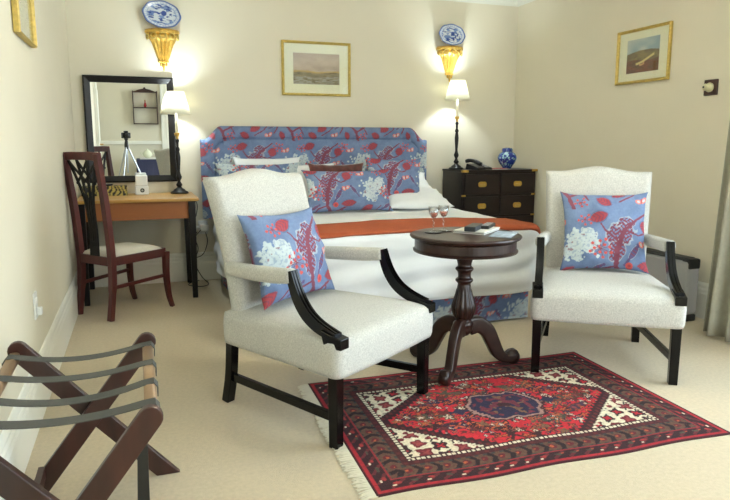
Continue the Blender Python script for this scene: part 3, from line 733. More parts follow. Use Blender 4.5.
bm = NB(); prism(bm, [(x, .565) for x in (-hw+.01, hw-.01)] + [(x, htop(x)-.012) for x in np.linspace(hw-.01, -hw+.01, 60)], 1.06, 1.115); obj('headboard_back', bm, M['bluecloth'], bed)
bm = NB(); box(bm, -.91, .91, -.90, 1.06, .06, .34); obj('bed_base', bm, M['bluecloth'], bed)
bm = NB(); box(bm, -.91, .91, -.90, 1.05, .35, .585); obj('mattress', bm, M['white'], bed, bev=.03)
# valance: continuous skirt round three sides
def ring_path(hx, y0, y1, n):
    L1 = y1-y0; tot = 2*L1+2*hx; o_ = []
    for i in range(n):
        d_ = tot*i/(n-1)
        if d_ < L1: o_.append((-hx, y1-d_))
        elif d_ < L1+2*hx: o_.append((-hx+(d_-L1), y0))
        else: o_.append((hx, y0+(d_-L1-2*hx)))
    return o_, tot
rp, tot = ring_path(.925, -.925, 1.0, 520); nv = 36
P = np.zeros((520, nv, 3)); 
for i, (x, y) in enumerate(rp):
    for j in range(nv):
        z = .012+.36*j/(nv-1); fl = (.016-.012*j/nv)*math.sin(i*.11)*.5
        P[i, j] = (x*(1+fl), y*(1+fl), z)
UU = np.linspace(0, tot, 520)[:, None]*np.ones((1, nv)); ZZ = P[..., 2]
gridobj('valance', P, M['print'], bed, fabric(UU+4.2, ZZ+3.1)*.92)  # same print darkened a little: the skirt's shade is put into its colour

# drape mapping shared by duvet and throw
CX, HX, Y0d, Y1d, RR = 2.075, .985, -2.13, -.14, .10
def drape(X, Y, top, R, dmax, wav=1.0, off=0.0):
    """planar cloth point -> draped point over the bed's rounded foot and sides"""
    hx = HX-.05; yf = Y0d+.05                 # rounded rect inner core; side radius .05
    px = X-CX; qx = np.clip(px, -hx+RR, hx-RR); qy = np.maximum(Y, yf+RR)
    dx = px-qx; dy = Y-qy; d = np.hypot(dx, dy); d0 = d-RR
    dd_ = np.where(d > 1e-6, d, 1); ux, uy = dx/dd_, dy/dd_
    out = d0 > 0; d0c = np.clip(d0, 0, dmax)
    arc = np.clip(d0c/R, 0, PI/2); down = np.clip(d0c-R*PI/2, 0, None)
    ang = np.arctan2(uy, ux)
    hor = R*np.sin(arc); ver = R*(1-np.cos(arc))+down
    fold_ = np.sin(down*38+4*vnoise(X, Y, 2.2, 41)+X*2.5)*np.clip(down*8, 0, 1)*.010*wav
    flare = down*.06 + fold_ +  wav*down*(.10*(vnoise(X*1.0+3, Y*1.0+9, 3.3, 3)-.5) + .05*np.sin(X*9+Y*7))
    ex = np.where(out, qx+ux*(RR+hor+flare), px); ey = np.where(out, qy+uy*(RR+hor+flare), Y)
    soft = (vnoise(X, Y, 3.5, 12)-.5)*.022*wav + (vnoise(X, Y, 9, 14)-.5)*.006*wav
    z = top - ver*(1) + np.where(out, 0, soft) + off - .012*np.abs(px)**3
    z = z+np.where(out, soft*np.clip(1-d0/.12, 0, 1), 0)
    return np.stack([CX+ex, ey, z], -1), d0
n1, n2 = 260, 240
DM = .50
U, V = np.meshgrid(np.linspace(CX-HX-DM-.02, CX+HX+DM+.02, n1), np.linspace(Y0d-DM-.02, Y1d, n2), indexing='ij')
dmx = .470-.02*(U-CX)+.015*np.sin(U*5+1)
P, d0 = drape(U, V, .655, .055, dmx)
ok = (d0[:-1, :-1] < .48) | (d0[1:, 1:] < .48)
dv = gridobj('duvet', P, M['white'], None, faces_ok=ok, thick=.012)
tag(dv, 'white cotton duvet draped over the bed', 'duvet')
U, V = np.meshgrid(np.linspace(CX-HX-.20, CX+HX+.30, 260), np.linspace(-2.13, -1.66, 46), indexing='ij')
V = V + .012*np.sin(U*4)
P, d0 = drape(U, V, .655, .058, .6, off=.014)
rn = gridobj('bed_throw', P, M['orange'], None, thick=.01)
tag(rn, 'folded rust orange throw laid across the foot of the white duvet', 'throw')

# pillows
cushion('pillow', .56, .42, .15, 'flat white pillow at left rear of the bed, against the headboard', 'pillow', M['white'], (1.53, -.40, .70), (-.46, 0, 0), n=50, fab=False, seed=3)
cushion('pillow', .74, .44, .16, 'white pillow at far right against the headboard, behind the square print cushion', 'pillow', M['white'], (2.64, -.60, .690), (-1.02, .0, -.0), n=50, fab=False, seed=4)
cushion('pillow', .56, .40, .12, 'white pillow lying flatter in front of the right white pillow', 'pillow', M['white'], (2.66, -.96, .685), (-1.28, .0, -.06), n=50, fab=False, seed=6)
cushion('pillow', .50, .36, .11, 'white pillow standing in the middle behind the long print cushion', 'pillow', M['white'], (1.80, -.56, .68), (-.25, 0, 0), n=50, fab=False, seed=8)
cushion('cushion', .66, .39, .13, 'blue printed pillow at left of the bed, half hidden by the armchair', 'cushion', None, (1.40, -.62, .665), (-.30, 0, 0), n=130, off=(.4, .1), seed=5)
cushion('cushion', .48, .41, .12, 'square blue printed cushion at right behind the long one', 'cushion', None, (2.50, -.78, .675), (-.22, .03, -.05), n=120, off=(.40, .25), seed=7)
cushion('cushion', .70, .33, .12, 'long blue printed cushion in front at the middle of the bed', 'cushion', None, (2.035, -.98, .670), (-.24, 0, 0), n=150, off=(.525, .27), seed=2)
cushion('bolster', .46, .37, .10, 'narrow brown velvet cushion peeping over the long print cushion', 'cushion', M['velvet'], (2.00, -.80, .675), (-.2, 0, 0), n=50, fab=False, seed=9)

# ------------------------------------------------------------------ campaign chest
t = thing('chest_of_drawers', 'black campaign chest of drawers with brass corners in the right back corner', 'chest of drawers', (3.715, -.24, 0))
cw, cd, ch = .40, .21, .955
bm = NB(); box(bm, -cw, cw, -cd+.02, cd, .06, ch-.02); obj('body', bm, M['campaign'], t, bev=.003)
bm = NB(); box(bm, -cw-.008, cw+.008, -cd, cd, ch-.02, ch); obj('top', bm, M['campaign'], t, bev=.003)
bm = NB(); box(bm, -cw+.02, cw-.02, -cd+.04, cd-.02, 0, .06); obj('plinth', bm, M['ebony'], t)
rows = [(.725, .915), (.525, .705), (.30, .505), (.08, .28)]
# wide side stile on the left as in the photo: drawers occupy the right part of the front
for ri, (z0, z1) in enumerate(rows):
    cols = [(-.375, -.01), (.01, .375)] if ri < 2 else [(-.375, .375)]
    for x0, x1 in cols:
        bm = NB(); box(bm, x0, x1, -cd+.006, -cd+.0195, z0, z1); dr = obj('drawer', bm, M['campaign'], t, bev=.003)
        hs = [((x0+x1)/2)] if ri < 2 else [-.19, .19]
        for hx in hs:
            zc = (z0+z1)/2; bm = NB(); prism(bm, [(hx+p[0], zc+p[1]) for p in rrect(.088, .05, .02)], -cd+.0055, -cd+.002); hp = obj('handle', bm, M['brass'], dr, label='brass recessed handle')
            bm = NB(); tube(bm, [(hx+.026*math.cos(a), -cd-.001, zc-.002+.014*math.sin(a)) for a in [PI*1.0+PI*i/8 for i in range(9)]], .003, 6)
            box(bm, hx-.03, hx+.03, -cd-.001, -cd+.002, zc-.003, zc+.004)
            ob_ = obj('handle', bm, M['goldframe'], dr)
for sx in (-1, 1):
    for zz in (ch-.011, .715, .515, .29):
        bm = NB()
        if zz > .9: box(bm, min(sx*(cw+.009), sx*(cw-.055)), max(sx*(cw+.009), sx*(cw-.055)), -cd-.0015, -cd+.03, zz-.009, zz+.0125)
        else: box(bm, min(sx*(cw+.0015), sx*(cw-.04)), max(sx*(cw+.0015), sx*(cw-.04)), -cd+.018, -cd+.03, zz-.008, zz+.008)
        obj('brass_corner', bm, M['brass'], t, label='brass corner strap')
CT = .955
# telephone
t = thing('telephone', 'black desk telephone with coiled handset beside the lamp on the chest', 'telephone', (3.555, -.315, CT), rz=.25, sc=1.1)
bm = NB(); hexa(bm, [(-.09, -.08, 0), (.09, -.08, 0), (.09, .08, 0), (-.09, .08, 0)], [(-.085, -.075, .018), (.085, -.075, .018), (.08, .075, .052), (-.08, .075, .052)]); obj('body', bm, M['blackp'], t, bev=.006)
bm = NB(); sweep(bm, bez([(-.062, -.085, .048), (-.066, -.05, .062), (-.062, 0, .074), (-.066, .05, .078), (-.062, .085, .07)], 5), rrect(.03, .04, .01), side=(0, 0, 1)); obj('handset', bm, M['blackp'], t, smooth=True)
bm = NB()
for i in range(3):
    for j in range(4): box(bm, .0+i*.022, .015+i*.022, -.055+j*.022, -.042+j*.022, .024+j*.005, .030+j*.005)
obj('keypad', bm, M['grey'], t)
bm = NB(); pts = []
for i in range(90):
    f_ = i/89; a = i*1.05; cx = -.07+.05*f_; cy = -.09-.02*math.sin(f_*PI); pts.append((cx+.003*math.cos(a), cy+.003*math.sin(a), .040-.030*f_+.003*math.sin(a)))
tube(bm, pts, .0016, 5); obj('cord', bm, M['blackp'], t)
t = thing('booklet', 'thin red and white booklet lying on the chest between telephone and jar', 'booklet', (3.755, -.31, CT), rz=.1)
bm = NB(); box(bm, -.085, .085, -.06, .06, 0, .006); obj('pages', bm, M['paper'], t)
bm = NB(); box(bm, -.087, .087, -.062, .062, .006, .009); obj('cover', bm, M['red'], t)
# ginger jar
t = thing('ginger_jar', 'round blue and white ginger jar with lid on the black chest', 'jar', (3.925, -.215, CT), sc=1.13)
def jarcol(TH, Z):
    c = np.ones(TH.shape+(3,))*C3(44, 66, 148); n = vnoise(TH*1.2, Z*16, 4, 3); c = mixc(c, C3(30, 44, 110), vnoise(TH, Z*20, 3, 8))
    c = np.where((n > .74)[..., None], C3(150, 180, 205), c); c = np.where((vnoise(TH*2, Z*30, 4, 5) > .8)[..., None], C3(120, 170, 160), c); return c
pf = [(.030, 0), (.036, .004), (.045, .02), (.068, .05), (.08, .08), (.081, .10), (.072, .125), (.052, .142), (.040, .148), (.038, .152)]
pp = bez([(a, 0, b) for a, b in pf], 4); n1, n2 = 80, len(pp)
TH, J = np.meshgrid(np.linspace(0, 2*PI, n1), np.arange(n2), indexing='ij'); R_ = np.array([q.x for q in pp])[J]; Zj = np.array([q.z for q in pp])[J]
gridobj('jar_body', np.stack([R_*np.cos(TH), R_*np.sin(TH), Zj], -1), M['china'], t, jarcol(TH, Zj))
pl = [(.046, .147), (.047, .168), (.042, .176), (.02, .181), (.0005, .182)]
TH, J = np.meshgrid(np.linspace(0, 2*PI, n1), np.arange(5), indexing='ij'); R_ = np.array([q[0] for q in pl])[J]; Zj = np.array([q[1] for q in pl])[J]
gridobj('lid', np.stack([R_*np.cos(TH), R_*np.sin(TH), Zj], -1), M['china'], t, jarcol(TH+2, Zj))

# ------------------------------------------------------------------ armchairs
def armchair(label, loc, rz, rugfeet, wt=.60, seed=0, recl=0.0, topz=1.035):
    t = thing('armchair', label, 'armchair', loc, rz=rz)
    FW, BW, D = .335, .262, .335
    # legs
    for k, (x, y) in enumerate([(-FW, -D), (FW, -D), (BW, D), (-BW, D)]):
        z0 = .008 if k in rugfeet else 0.0
        bm = NB(); a = .023
        if y < 0: hexa(bm, [(x-a*.92, y-a*.92, z0), (x+a*.92, y-a*.92, z0), (x+a*.92, y+a*.92, z0), (x-a*.92, y+a*.92, z0)], [(x-a, y-a, .32), (x+a, y-a, .32), (x+a, y+a, .32), (x-a, y+a, .32)])
        else: sweep(bm, bez([(x*1.02, y+.035, z0), (x, y+.012, .14), (x*.99, y-.0, .32)], 6), rect(.044, .042), side=(1, 0, 0))
        obj('leg', bm, M['black'], t, bev=.003)
    for s in (-1, 1):
        bm = NB(); sweep(bm, [(s*FW, -D+.02, .125), (s*BW, D+.0, .125)], rect(.036, .022)); obj('stretcher', bm, M['black'], t, bev=.002)
    # seat
    n = 40; g = np.linspace(-1, 1, n); U, V = np.meshgrid(g, g, indexing='ij')
    def sq(p): return np.sign(p)*(1-(1-np.abs(p))**1.0)
    yv = np.where(V < 0, -D-.035, D+.02)
    ww = (FW+.035)*(1-(V+1)/2)+(BW+.035)*(V+1)/2
    X = U*ww; Y = V*(D+.03)-.006 - .010*(1-U**2)*(V < 0)*(-V)
    # round the plan corners
    rr = np.clip(np.hypot(np.clip(np.abs(U)-.90, 0, 1)/.10, np.clip(np.abs(V)-.90, 0, 1)/.10), 0, 2)
    shr = np.where((np.abs(U) > .9) & (np.abs(V) > .9) & (rr > 1), 1/np.maximum(rr, 1), 1)
    Us = np.where(shr < 1, np.sign(U)*(.9+(np.abs(U)-.9)*shr), U); Vs = np.where(shr < 1, np.sign(V)*(.9+(np.abs(V)-.9)*shr), V)
    ww = (FW+.035)*(1-(Vs+1)/2)+(BW+.035)*(Vs+1)/2; X = Us*ww; Y = Vs*(D+.03)-.006-.012*(1-Us**2)*np.clip(-Vs, 0, 1)**3
    def sheet(z, bulge): return np.stack([X, Y, z+bulge*np.clip(1-Us**4, 0, 1)**.5*np.clip(1-Vs**4, 0, 1)**.5], -1)
    topS = sheet(.436, .040)
    bmS = NB()
    vt = [[bmS.verts.new(topS[i, j]) for j in range(n)] for i in range(n)]
    for i in range(n-1):
        for j in range(n-1): bmS.faces.new((vt[i][j], vt[i+1][j], vt[i+1][j+1], vt[i][j+1]))
    rim = [(i, 0) for i in range(n)] + [(n-1, j) for j in range(1, n)] + [(i, n-1) for i in range(n-2, -1, -1)] + [(0, j) for j in range(n-2, 0, -1)]
    lv = [[vt[i][j] for i, j in rim]]
    for z, sc_ in ((.416, 1.012), (.39, 1.018), (.35, 1.016), (.315, 1.012), (.296, 1.0)):
        lv.append([bmS.verts.new((topS[i, j, 0]*sc_, topS[i, j, 1]*sc_, z)) for i, j in rim])
    m_ = len(rim)
    for a_, b_ in zip(lv, lv[1:]):
        for i in range(m_): bmS.faces.new((a_[i], a_[(i+1) % m_], b_[(i+1) % m_], b_[i]))
    bmS.faces.new(lv[-1])
    obj('seat', bmS, M['tweed'], t, smooth=True)
    # back: upholstered slab with serpentine top
    nu, nv_ = 40, 40; ubk = np.linspace(-1, 1, nu); vbk = np.linspace(0, 1, nv_)
    U, V = np.meshgrid(ubk, vbk, indexing='ij')
    zt_ = topz + .030*np.clip(np.cos(np.clip(U*1.35, -1, 1)*PI)*.5+.5, 0, 1)
    Zb = .40+(zt_-.40)*V; hwid = (wt-.05)/2*(1-V)+wt/2*V
    yb = D-.055+.055*V+(.045+recl)*V*V
    T = .048
    edge = np.clip(np.minimum(np.minimum(1-np.abs(U), 1.0)*hwid, (1-V)*.6)/.03, 0, 1); rnd = np.sqrt(1-(1-edge)**2)
    belly = .016*np.clip(1-U**4, 0, 1)*np.sin(np.clip(V, 0, 1)*PI)**.6
    front = np.stack([U*hwid, yb-T*(.35+.65*rnd)-belly, Zb-.0*V], -1); back = np.stack([U*hwid, yb+T*(.35+.65*rnd), Zb], -1)
    bmB = NB()
    fa = [[bmB.verts.new(front[i, j]) for j in range(nv_)] for i in range(nu)]; ba = [[bmB.verts.new(back[i, j]) for j in range(nv_)] for i in range(nu)]
    for i in range(nu-1):
        for j in range(nv_-1):
            bmB.faces.new((fa[i][j], fa[i+1][j], fa[i+1][j+1], fa[i][j+1])); bmB.faces.new((ba[i][j], ba[i][j+1], ba[i+1][j+1], ba[i+1][j]))
        bmB.faces.new((fa[i][-1], fa[i+1][-1], ba[i+1][-1], ba[i][-1])); bmB.faces.new((fa[i][0], ba[i][0], ba[i+1][0], fa[i+1][0]))
    for j in range(nv_-1):
        bmB.faces.new((fa[0][j], fa[0][j+1], ba[0][j+1], ba[0][j])); bmB.faces.new((fa[-1][j], ba[-1][j], ba[-1][j+1], fa[-1][j+1]))
    obj('backrest', bmB, M['tweed'], t, smooth=True)
    bm = NB(); hexa(bm, [(-BW-.02, D-.04, .285), (BW+.02, D-.04, .285), (BW+.02, D+.035, .285), (-BW-.02, D+.035, .285)], [(-BW-.018, D-.06, .42), (BW+.018, D-.06, .42), (BW+.018, D+.03, .42), (-BW-.018, D+.03, .42)])
    obj('back_rail', bm, M['tweed'], t, bev=.01)
    # arms
    for s in (-1, 1):
        bm = NB(); pts = bez([(s*(.275), D-.015, .645), (s*.305, .15, .650), (s*.320, 0, .658), (s*.327, -.105, .668)], 8)
        sweep(bm, pts, rrect(.062, .056, .022), side=(0, 0, 1), scales=[1.0+.08*math.sin(i/len(pts)*PI) for i in range(len(pts))]); obj('arm_pad', bm, M['tweed'], t, smooth=True)
        bm = NB(); c_ = [(s*.327, -.103, .690), (s*.327, -.122, .63), (s*.328, -.148, .575), (s*.330, -.192, .522), (s*.333, -.250, .486), (s*.335, -.315, .464), (s*.338, -.350, .458)]
        pts = bez(c_, 6); N_ = len(pts)
        secA = [(-.5, -.42), (-.30, -.42), (-.30, -.5), (.30, -.5), (.30, -.42), (.5, -.42), (.5, .42), (.30, .42), (.30, .5), (.12, .5), (.10, .42), (-.10, .42), (-.12, .5), (-.30, .5), (-.30, .42), (-.5, .42)]
        sweep(bm, pts, secA, side=(1, 0, 0), scales=[(.040, .038+.018*math.sin(i/(N_-1)*PI)) for i in range(N_)])
        obj('arm_support', bm, M['black'], t)
        bm = NB(); hexa(bm, [(s*.338-.027, -.384, .415), (s*.338+.027, -.384, .415), (s*.338+.027, -.30, .415), (s*.338-.027, -.30, .415)], [(s*.338-.027, -.384, .458), (s*.338+.027, -.384, .458), (s*.338+.027, -.28, .480), (s*.338-.027, -.28, .480)])
        obj('arm_block', bm, M['black'], t, bev=.003)
    return t
def rotfor(fx, fy): return math.atan2(fy, fx)+PI/2
rzL = rotfor(.567, -.824); rzR = rotfor(-.554, -.832)
aL = armchair('cream upholstered armchair with black wooden arms at the left edge of the rug', (1.249, -2.97, 0), rzL, (1,), wt=.61, seed=1, recl=.05, topz=1.05)
aR = armchair('cream upholstered armchair with black wooden arms at right of the round table, before the heater', (2.866, -2.892, 0), rzR, (0,), wt=.60, seed=2)
def onchair(name, ch_loc, rz, off_local, sz, rot, label, seed, off, group=None):
    c, s = math.cos(rz), math.sin(rz); x, y, z = off_local
    return cushion(name, sz[0], sz[1], sz[2], label, 'cushion', None, (ch_loc[0]+c*x-s*y, ch_loc[1]+s*x+c*y, z), (rot[0], rot[1], rz+rot[2]), n=150, off=off, seed=seed)
onchair('cushion', (1.249, -2.97), rzL, (-.040, .105, .494), (.48, .41, .15), (-.34, .01, .02), 'blue printed square cushion leaning on the left armchair', 11, (.29, .30))
onchair('cushion', (2.866, -2.892), rzR, (.032, .11, .482), (.46, .45, .15), (-.30, -.01, .03), 'blue printed square cushion leaning on the right armchair', 12, (.27, .36))

# ------------------------------------------------------------------ round pedestal table
TX, TY = 2.068, -2.80
t = thing('pedestal_table', 'round dark mahogany tripod table between the two armchairs', 'table', (TX, TY, 0))
TT = .735
bm = NB(); lathe(bm, [(.25, TT-.026), (.272, TT-.024), (.284, TT-.018), (.290, TT-.010), (.288, TT-.004), (.278, TT)], 72); obj('tabletop', bm, M['darkwood'], t, smooth=False, bev=.0)
bm = NB(); lathe(bm, [(.260, TT-.092), (.271, TT-.089), (.273, TT-.081), (.264, TT-.074), (.264, TT-.032), (.268, TT-.027)], 72); obj('apron', bm, M['darkwood'], t)
bm = NB(); n = 64
prof = bez([(a, 0, b) for a, b in [(.052, .645), (.050, .62), (.040, .59), (.036, .565), (.046, .555), (.047, .545), (.036, .53), (.034, .505), (.044, .495), (.046, .485), (.034, .470), (.036, .455), (.042, .42), (.055, .375), (.062, .345), (.057, .31), (.046, .285), (.038, .275), (.05, .262), (.054, .25), (.05, .235), (.048, .215), (.030, .19)]], 3)
rings = []
for p in prof:
    fl = .07 if .29 < p.z < .44 else 0
    rings.append([bm.verts.new((p.x*(1+fl*math.cos(14*2*PI*i/n))*math.cos(2*PI*i/n), p.x*(1+fl*math.cos(14*2*PI*i/n))*math.sin(2*PI*i/n), p.z)) for i in range(n)])
for a_, b_ in zip(rings, rings[1:]):
    for i in range(n): bm.faces.new((a_[i], a_[(i+1) % n], b_[(i+1) % n], b_[i]))
bm.faces.new(rings[0]); bm.faces.new(rings[-1][::-1]); obj('turned_column', bm, M['darkwood'], t, smooth=True)
for k, (fx, fy) in enumerate([(1.815-TX, -3.05-TY), (2.355-TX, -2.83-TY), (None, None)]):
    if fx is None: a = math.atan2(.85, -.53)
    else: a = math.atan2(fy, fx)
    ln = .30
    bm = NB(); c, s = math.cos(a), math.sin(a)
    pr2 = [(.035, .235), (.085, .24), (.135, .205), (.17, .14), (.20, .08), (.24, .045), (ln-.005, .040), (ln+.012, .055), (ln+.002, .075), (ln-.018, .068)]
    pts = bez([(r*c, r*s, z) for r, z in pr2], 6); N_ = len(pts)
    sweep(bm, pts, rrect(.050, .055, .010), side=(-s, c, 0), scales=[(1.05-.2*i/N_, (1.75-1.1*i/N_) if i < N_*.45 else max(.45, 1.2-.9*(i/N_-.45)/.4)) for i in range(N_)])
    bmesh.ops.create_cone(bm, segments=20, radius1=.038, radius2=.038, depth=.045, cap_ends=True, matrix=Matrix.Translation(((ln-.01)*c, (ln-.01)*s, .046)) @ Matrix.Rotation(a, 4, 'Z') @ Matrix.Rotation(PI/2, 4, 'X'))
    obj('leg', bm, M['darkwood'], t, smooth=True)

# on the table
def tl(x, y): return (x, y, TT+.001)
gl = []
for k, (x, y, lb) in enumerate([(1.925, -2.715, 'small stemmed glass of pink liqueur, the left one on the round table'), (2.003, -2.675, 'small stemmed glass of pink liqueur, the right one beside the magazines')]):
    cst = thing('coaster', ['round black coaster under the left glass', 'round black coaster under the right glass'][k], 'coaster', tl(x, y))
    bm = NB(); lathe(bm, [(.046, 0), (.047, .003), (.044, .004)], 28); obj('disc', bm, M['blackp'], cst)
    g = thing('liqueur_glass', lb, 'glass', (x, y, TT+.0055))
    bm = NB(); lathe(bm, [(.026, 0), (.026, .0015), (.006, .005), (.0032, .012), (.0032, .035), (.006, .04), (.0032, .045), (.0035, .068), (.012, .074), (.021, .088), (.0295, .132), (.0285, .132), (.020, .089), (.011, .077), (.002, .073)], 24); obj('glass_body', bm, M['drink'], g, smooth=True)
    bm = NB(); lathe(bm, [(.003, .0745), (.0095, .078), (.0175, .0895), (.020, .100)], 24); obj('liqueur', bm, M['wine'], g, smooth=True)
for k, (z, dx, ang, lb) in enumerate([(0, .0, .55, 'white magazine at the bottom of the pile on the round table'), (.0075, .004, .50, 'thin magazine on top of the pile, under the black remotes')]):
    o = thing('magazine', lb, 'magazine', (2.165+dx, -2.745, TT+.001+z), rz=-.9+ang*.05)
    bm = NB(); box(bm, -.085, .085, -.12, .12, 0, .0055); obj('pages', bm, M['paper'], o)
    bm = NB(); box(bm, -.086, .086, -.121, .121, .0055, .0068); obj('cover', bm, M['blackp'] if k == 0 else M['paper'], o)
np_ = thing('newspaper', 'folded pale blue leaflet at the right of the round table', 'leaflet', (2.235, -2.905, TT+.001), rz=-.75)
bm = NB(); box(bm, -.055, .055, -.11, .11, 0, .003); obj('sheet', bm, mat('leaflet_paper', rgb(170, 186, 204), .6, noise_amt=.4, noise_scale=30), np_)
zt2 = TT+.001+.0075+.0068+.0008
r1 = thing('case', 'dark grey box shaped case lying on the magazines', 'case', (2.125, -2.785, zt2), rz=-.75)
bm = NB(); box(bm, -.030, .030, -.085, .085, 0, .026); obj('body', bm, mat('charcoal', rgb(46, 50, 54), .5), r1, bev=.004)
r2 = thing('remote_control', 'black remote control with small buttons behind the dark case', 'remote control', (2.245, -2.725, zt2), rz=-.75)
bm = NB(); box(bm, -.024, .024, -.085, .085, 0, .018); obj('body', bm, M['blackp'], r2, bev=.004)
bm = NB()
for i in range(3):
    for j in range(8): box(bm, -.018+i*.013, -.010+i*.013, -.075+j*.018, -.066+j*.018, .018, .0205)
obj('buttons', bm, M['grey'], r2)

# ------------------------------------------------------------------ luggage rack
t = thing('luggage_rack', 'folding mahogany luggage rack with four grey straps at the left front', 'luggage rack', (0, 0, 0))
HZ = .515
def leg(x0, x1, y, name='leg'):
    bm = NB(); dx = x1-x0; L_ = math.hypot(dx, HZ+.02); ux, uz = dx/L_, (HZ+.02)/L_; hw_ = .031
    n_ = (uz, -ux); out = []
    # flat board with a rounded top and a floor-cut foot
    def P2(d, s_): return (x0+ux*d+n_[0]*s_, uz*d+n_[1]*s_)
    e0 = -n_[1]*hw_/uz
    out.append((x0 + (ux*(-n_[1]*hw_/uz)) + n_[0]*hw_, 0.0)); 
    for i in range(9):
        a = PI*i/8; out.append(P2(L_-.02+.031*math.sin(a), hw_*math.cos(a)))
    out.append((x0 + ux*(n_[1]*hw_/uz) - n_[0]*hw_, 0.0))
    prism(bm, out, y-.012, y+.012); return obj(name, bm, M['mahog'], t, bev=.003)
LX, RX = .052, .502
leg(RX+.02, LX+.0, -3.42); leg(LX+.02, RX-.02, -3.455)
leg(RX+.02, LX+.0, -4.15); leg(LX+.02, RX-.02, -4.115)
for x, y0, y1 in ((LX+.005, -4.10, -3.44), (RX-.03, -4.07, -3.47)):
    bm = NB(); sweep(bm, [(x, y0, HZ-.012), (x, y1, HZ-.012)], rrect(.034, .034, .012)); obj('top_rail', bm, M['pewter'], t, smooth=True, label='pale brown top rail')
bm = NB(); sweep(bm, [(.437, -4.11, .105), (.437, -3.43, .105)], rect(.045, .035)); obj('stretcher', bm, M['ebony'], t)
bm = NB(); sweep(bm, [(.115, -4.07, .10), (.115, -3.47, .10)], rect(.045, .02)); obj('stretcher', bm, M['mahog'], t)
for k, y in enumerate((-3.49, -3.69, -3.86, -4.02)):
    sag_ = (.030, .026, .034, .024)[k]
    pts = [(LX-.018, y, HZ-.035), (LX-.018, y, HZ-.008), (LX-.006, y, HZ+.007)]
    for i in range(1, 20):
        f_ = i/20; pts.append((LX+(RX-.03-LX)*f_, y, HZ+.008-sag_*4*f_*(1-f_)))
    pts += [(RX-.018, y, HZ+.007), (RX-.008, y, HZ-.008), (RX-.009, y, HZ-.035)]
    bm = NB(); sweep(bm, pts, rect(.046, .003), side=(0, 1, 0)); obj('strap', bm, M['strap'], t)

# ------------------------------------------------------------------ heater on the right
t = thing('panel_heater', 'low grey metal heater with black top standing along the right wall', 'heater', (3.955, -2.14, 0))
bm = NB(); box(bm, -.055, .055, -.38, .38, .05, .42); obj('body', bm, M['grey'], t, bev=.02)
bm = NB(); hexa(bm, [(-.053, -.36, .42), (.053, -.36, .42), (.053, .36, .42), (-.053, .36, .42)], [(-.035, -.34, .44), (.04, -.34, .44), (.04, .34, .44), (-.035, .34, .44)]); obj('top_grille', bm, M['blackp'], t, bev=.004)
bm = NB(); box(bm, -.048, .050, -.386, -.315, .365, .436); obj('corner_cap', bm, M['blackp'], t, bev=.012)
for y in (-.30, .30):
    bm = NB(); box(bm, -.06, .06, y-.07, y+.03, 0, .05); obj('foot', bm, M['blackp'], t, bev=.01)

# ------------------------------------------------------------------ curtains
def curtain(label, y0, y1, xc, z0, z1, folds, amp=.035, sd=0, axis='Y'):
    n1, n2 = 260, 30; U, V = np.meshgrid(np.linspace(0, 1, n1), np.linspace(0, 1, n2), indexing='ij')
    ph = U*folds*2*PI+.6*np.sin(U*9+sd)
    off = amp*np.sin(ph)*(1-.25*V)+.012*np.sin(ph*2.3+V*2)
    a = y0+(y1-y0)*U*(1-.0*V)
    P = np.stack([xc+off-.12*(1-V)**1.3*(sd == 0), a+.012*np.sin(V*3+U*20), z0+(z1-z0)*V], -1) if axis == 'Y' else np.stack([a, xc+off, z0+(z1-z0)*V], -1)
    o = gridobj('curtain', P, M['curtain'], None, thick=.006); tag(o, label, 'curtain'); return o
curtain('long stone coloured curtain at the right edge, beside the heater', -2.76, -3.34, 3.93, .02, 2.46, 4.5, amp=.045)
curtain('far stone coloured curtain at the other end of the side window, behind the camera', -6.0, -6.5, 3.98, .02, 2.46, 5, sd=2)
t = thing('curtain_rod', 'brass curtain rod above the side window', 'curtain rod', (3.93, -4.6, 2.48))
bm = NB(); tube(bm, [(0, -2.0, 0), (0, 2.0, 0)], .013, 12); obj('pole', bm, M['brass'], t)
for y in (-2.0, 2.0):
    bm = NB(); bmesh.ops.create_uvsphere(bm, u_segments=12, v_segments=8, radius=.028, matrix=Matrix.Translation((0, y, 0))); obj('finial', bm, M['brass'], t, smooth=True)
for y in (-1.9, 1.9):
    bm = NB(); tube(bm, [(0, y, 0), (RW-3.93, y, 0)], .008, 8); obj('rod_holder', bm, M['brass'], t)

# ------------------------------------------------------------------ wall fittings
t = thing('bell_push', 'small white ceramic knob on a square brown wooden plaque on the right wall', 'wall switch', (RW, -2.385, 1.572), rz=-PI/2)
bm = NB(); box(bm, -.052, .052, -.016, 0, -.052, .052); obj('plaque', bm, M['mahog'], t, bev=.004)
bm = NB(); lathe(bm, [(.030, 0), (.032, .008), (.026, .022), (.020, .030), (.024, .044), (.018, .054), (.008, .058)], 24); o = obj('knob', bm, mat('ceramic', rgb(220, 216, 176), .3), t, smooth=True); o.rotation_euler = (PI/2, 0, 0); o.location = (0, -.016, 0)
bm = NB(); lathe(bm, [(.007, 0), (.007, .004)], 12); o = obj('button', bm, M['blackp'], t); o.rotation_euler = (PI/2, 0, 0); o.location = (0, -.073, 0)
t = thing('wall_socket', 'white wall socket plate above the skirting on the left wall', 'socket', (.0, -2.58, .475), rz=PI/2)
bm = NB(); box(bm, -.04, .04, -.008, 0, -.06, .06); obj('plate', bm, M['whitep'], t, bev=.003)
bm = NB(); box(bm, -.018, .018, -.030, -.008, -.045, -.01); obj('plug', bm, M['whitep'], t, bev=.005)
bm = NB(); box(bm, -.01, .01, -.013, -.008, .015, .035); obj('switch', bm, M['whitep'], t)
t = thing('wall_socket', 'white wall socket on the back wall beside the desk, half behind the armchair', 'socket', (.99, .0, .47))
bm = NB(); box(bm, -.04, .04, -.008, 0, -.06, .06); obj('plate', bm, M['whitep'], t, bev=.003)
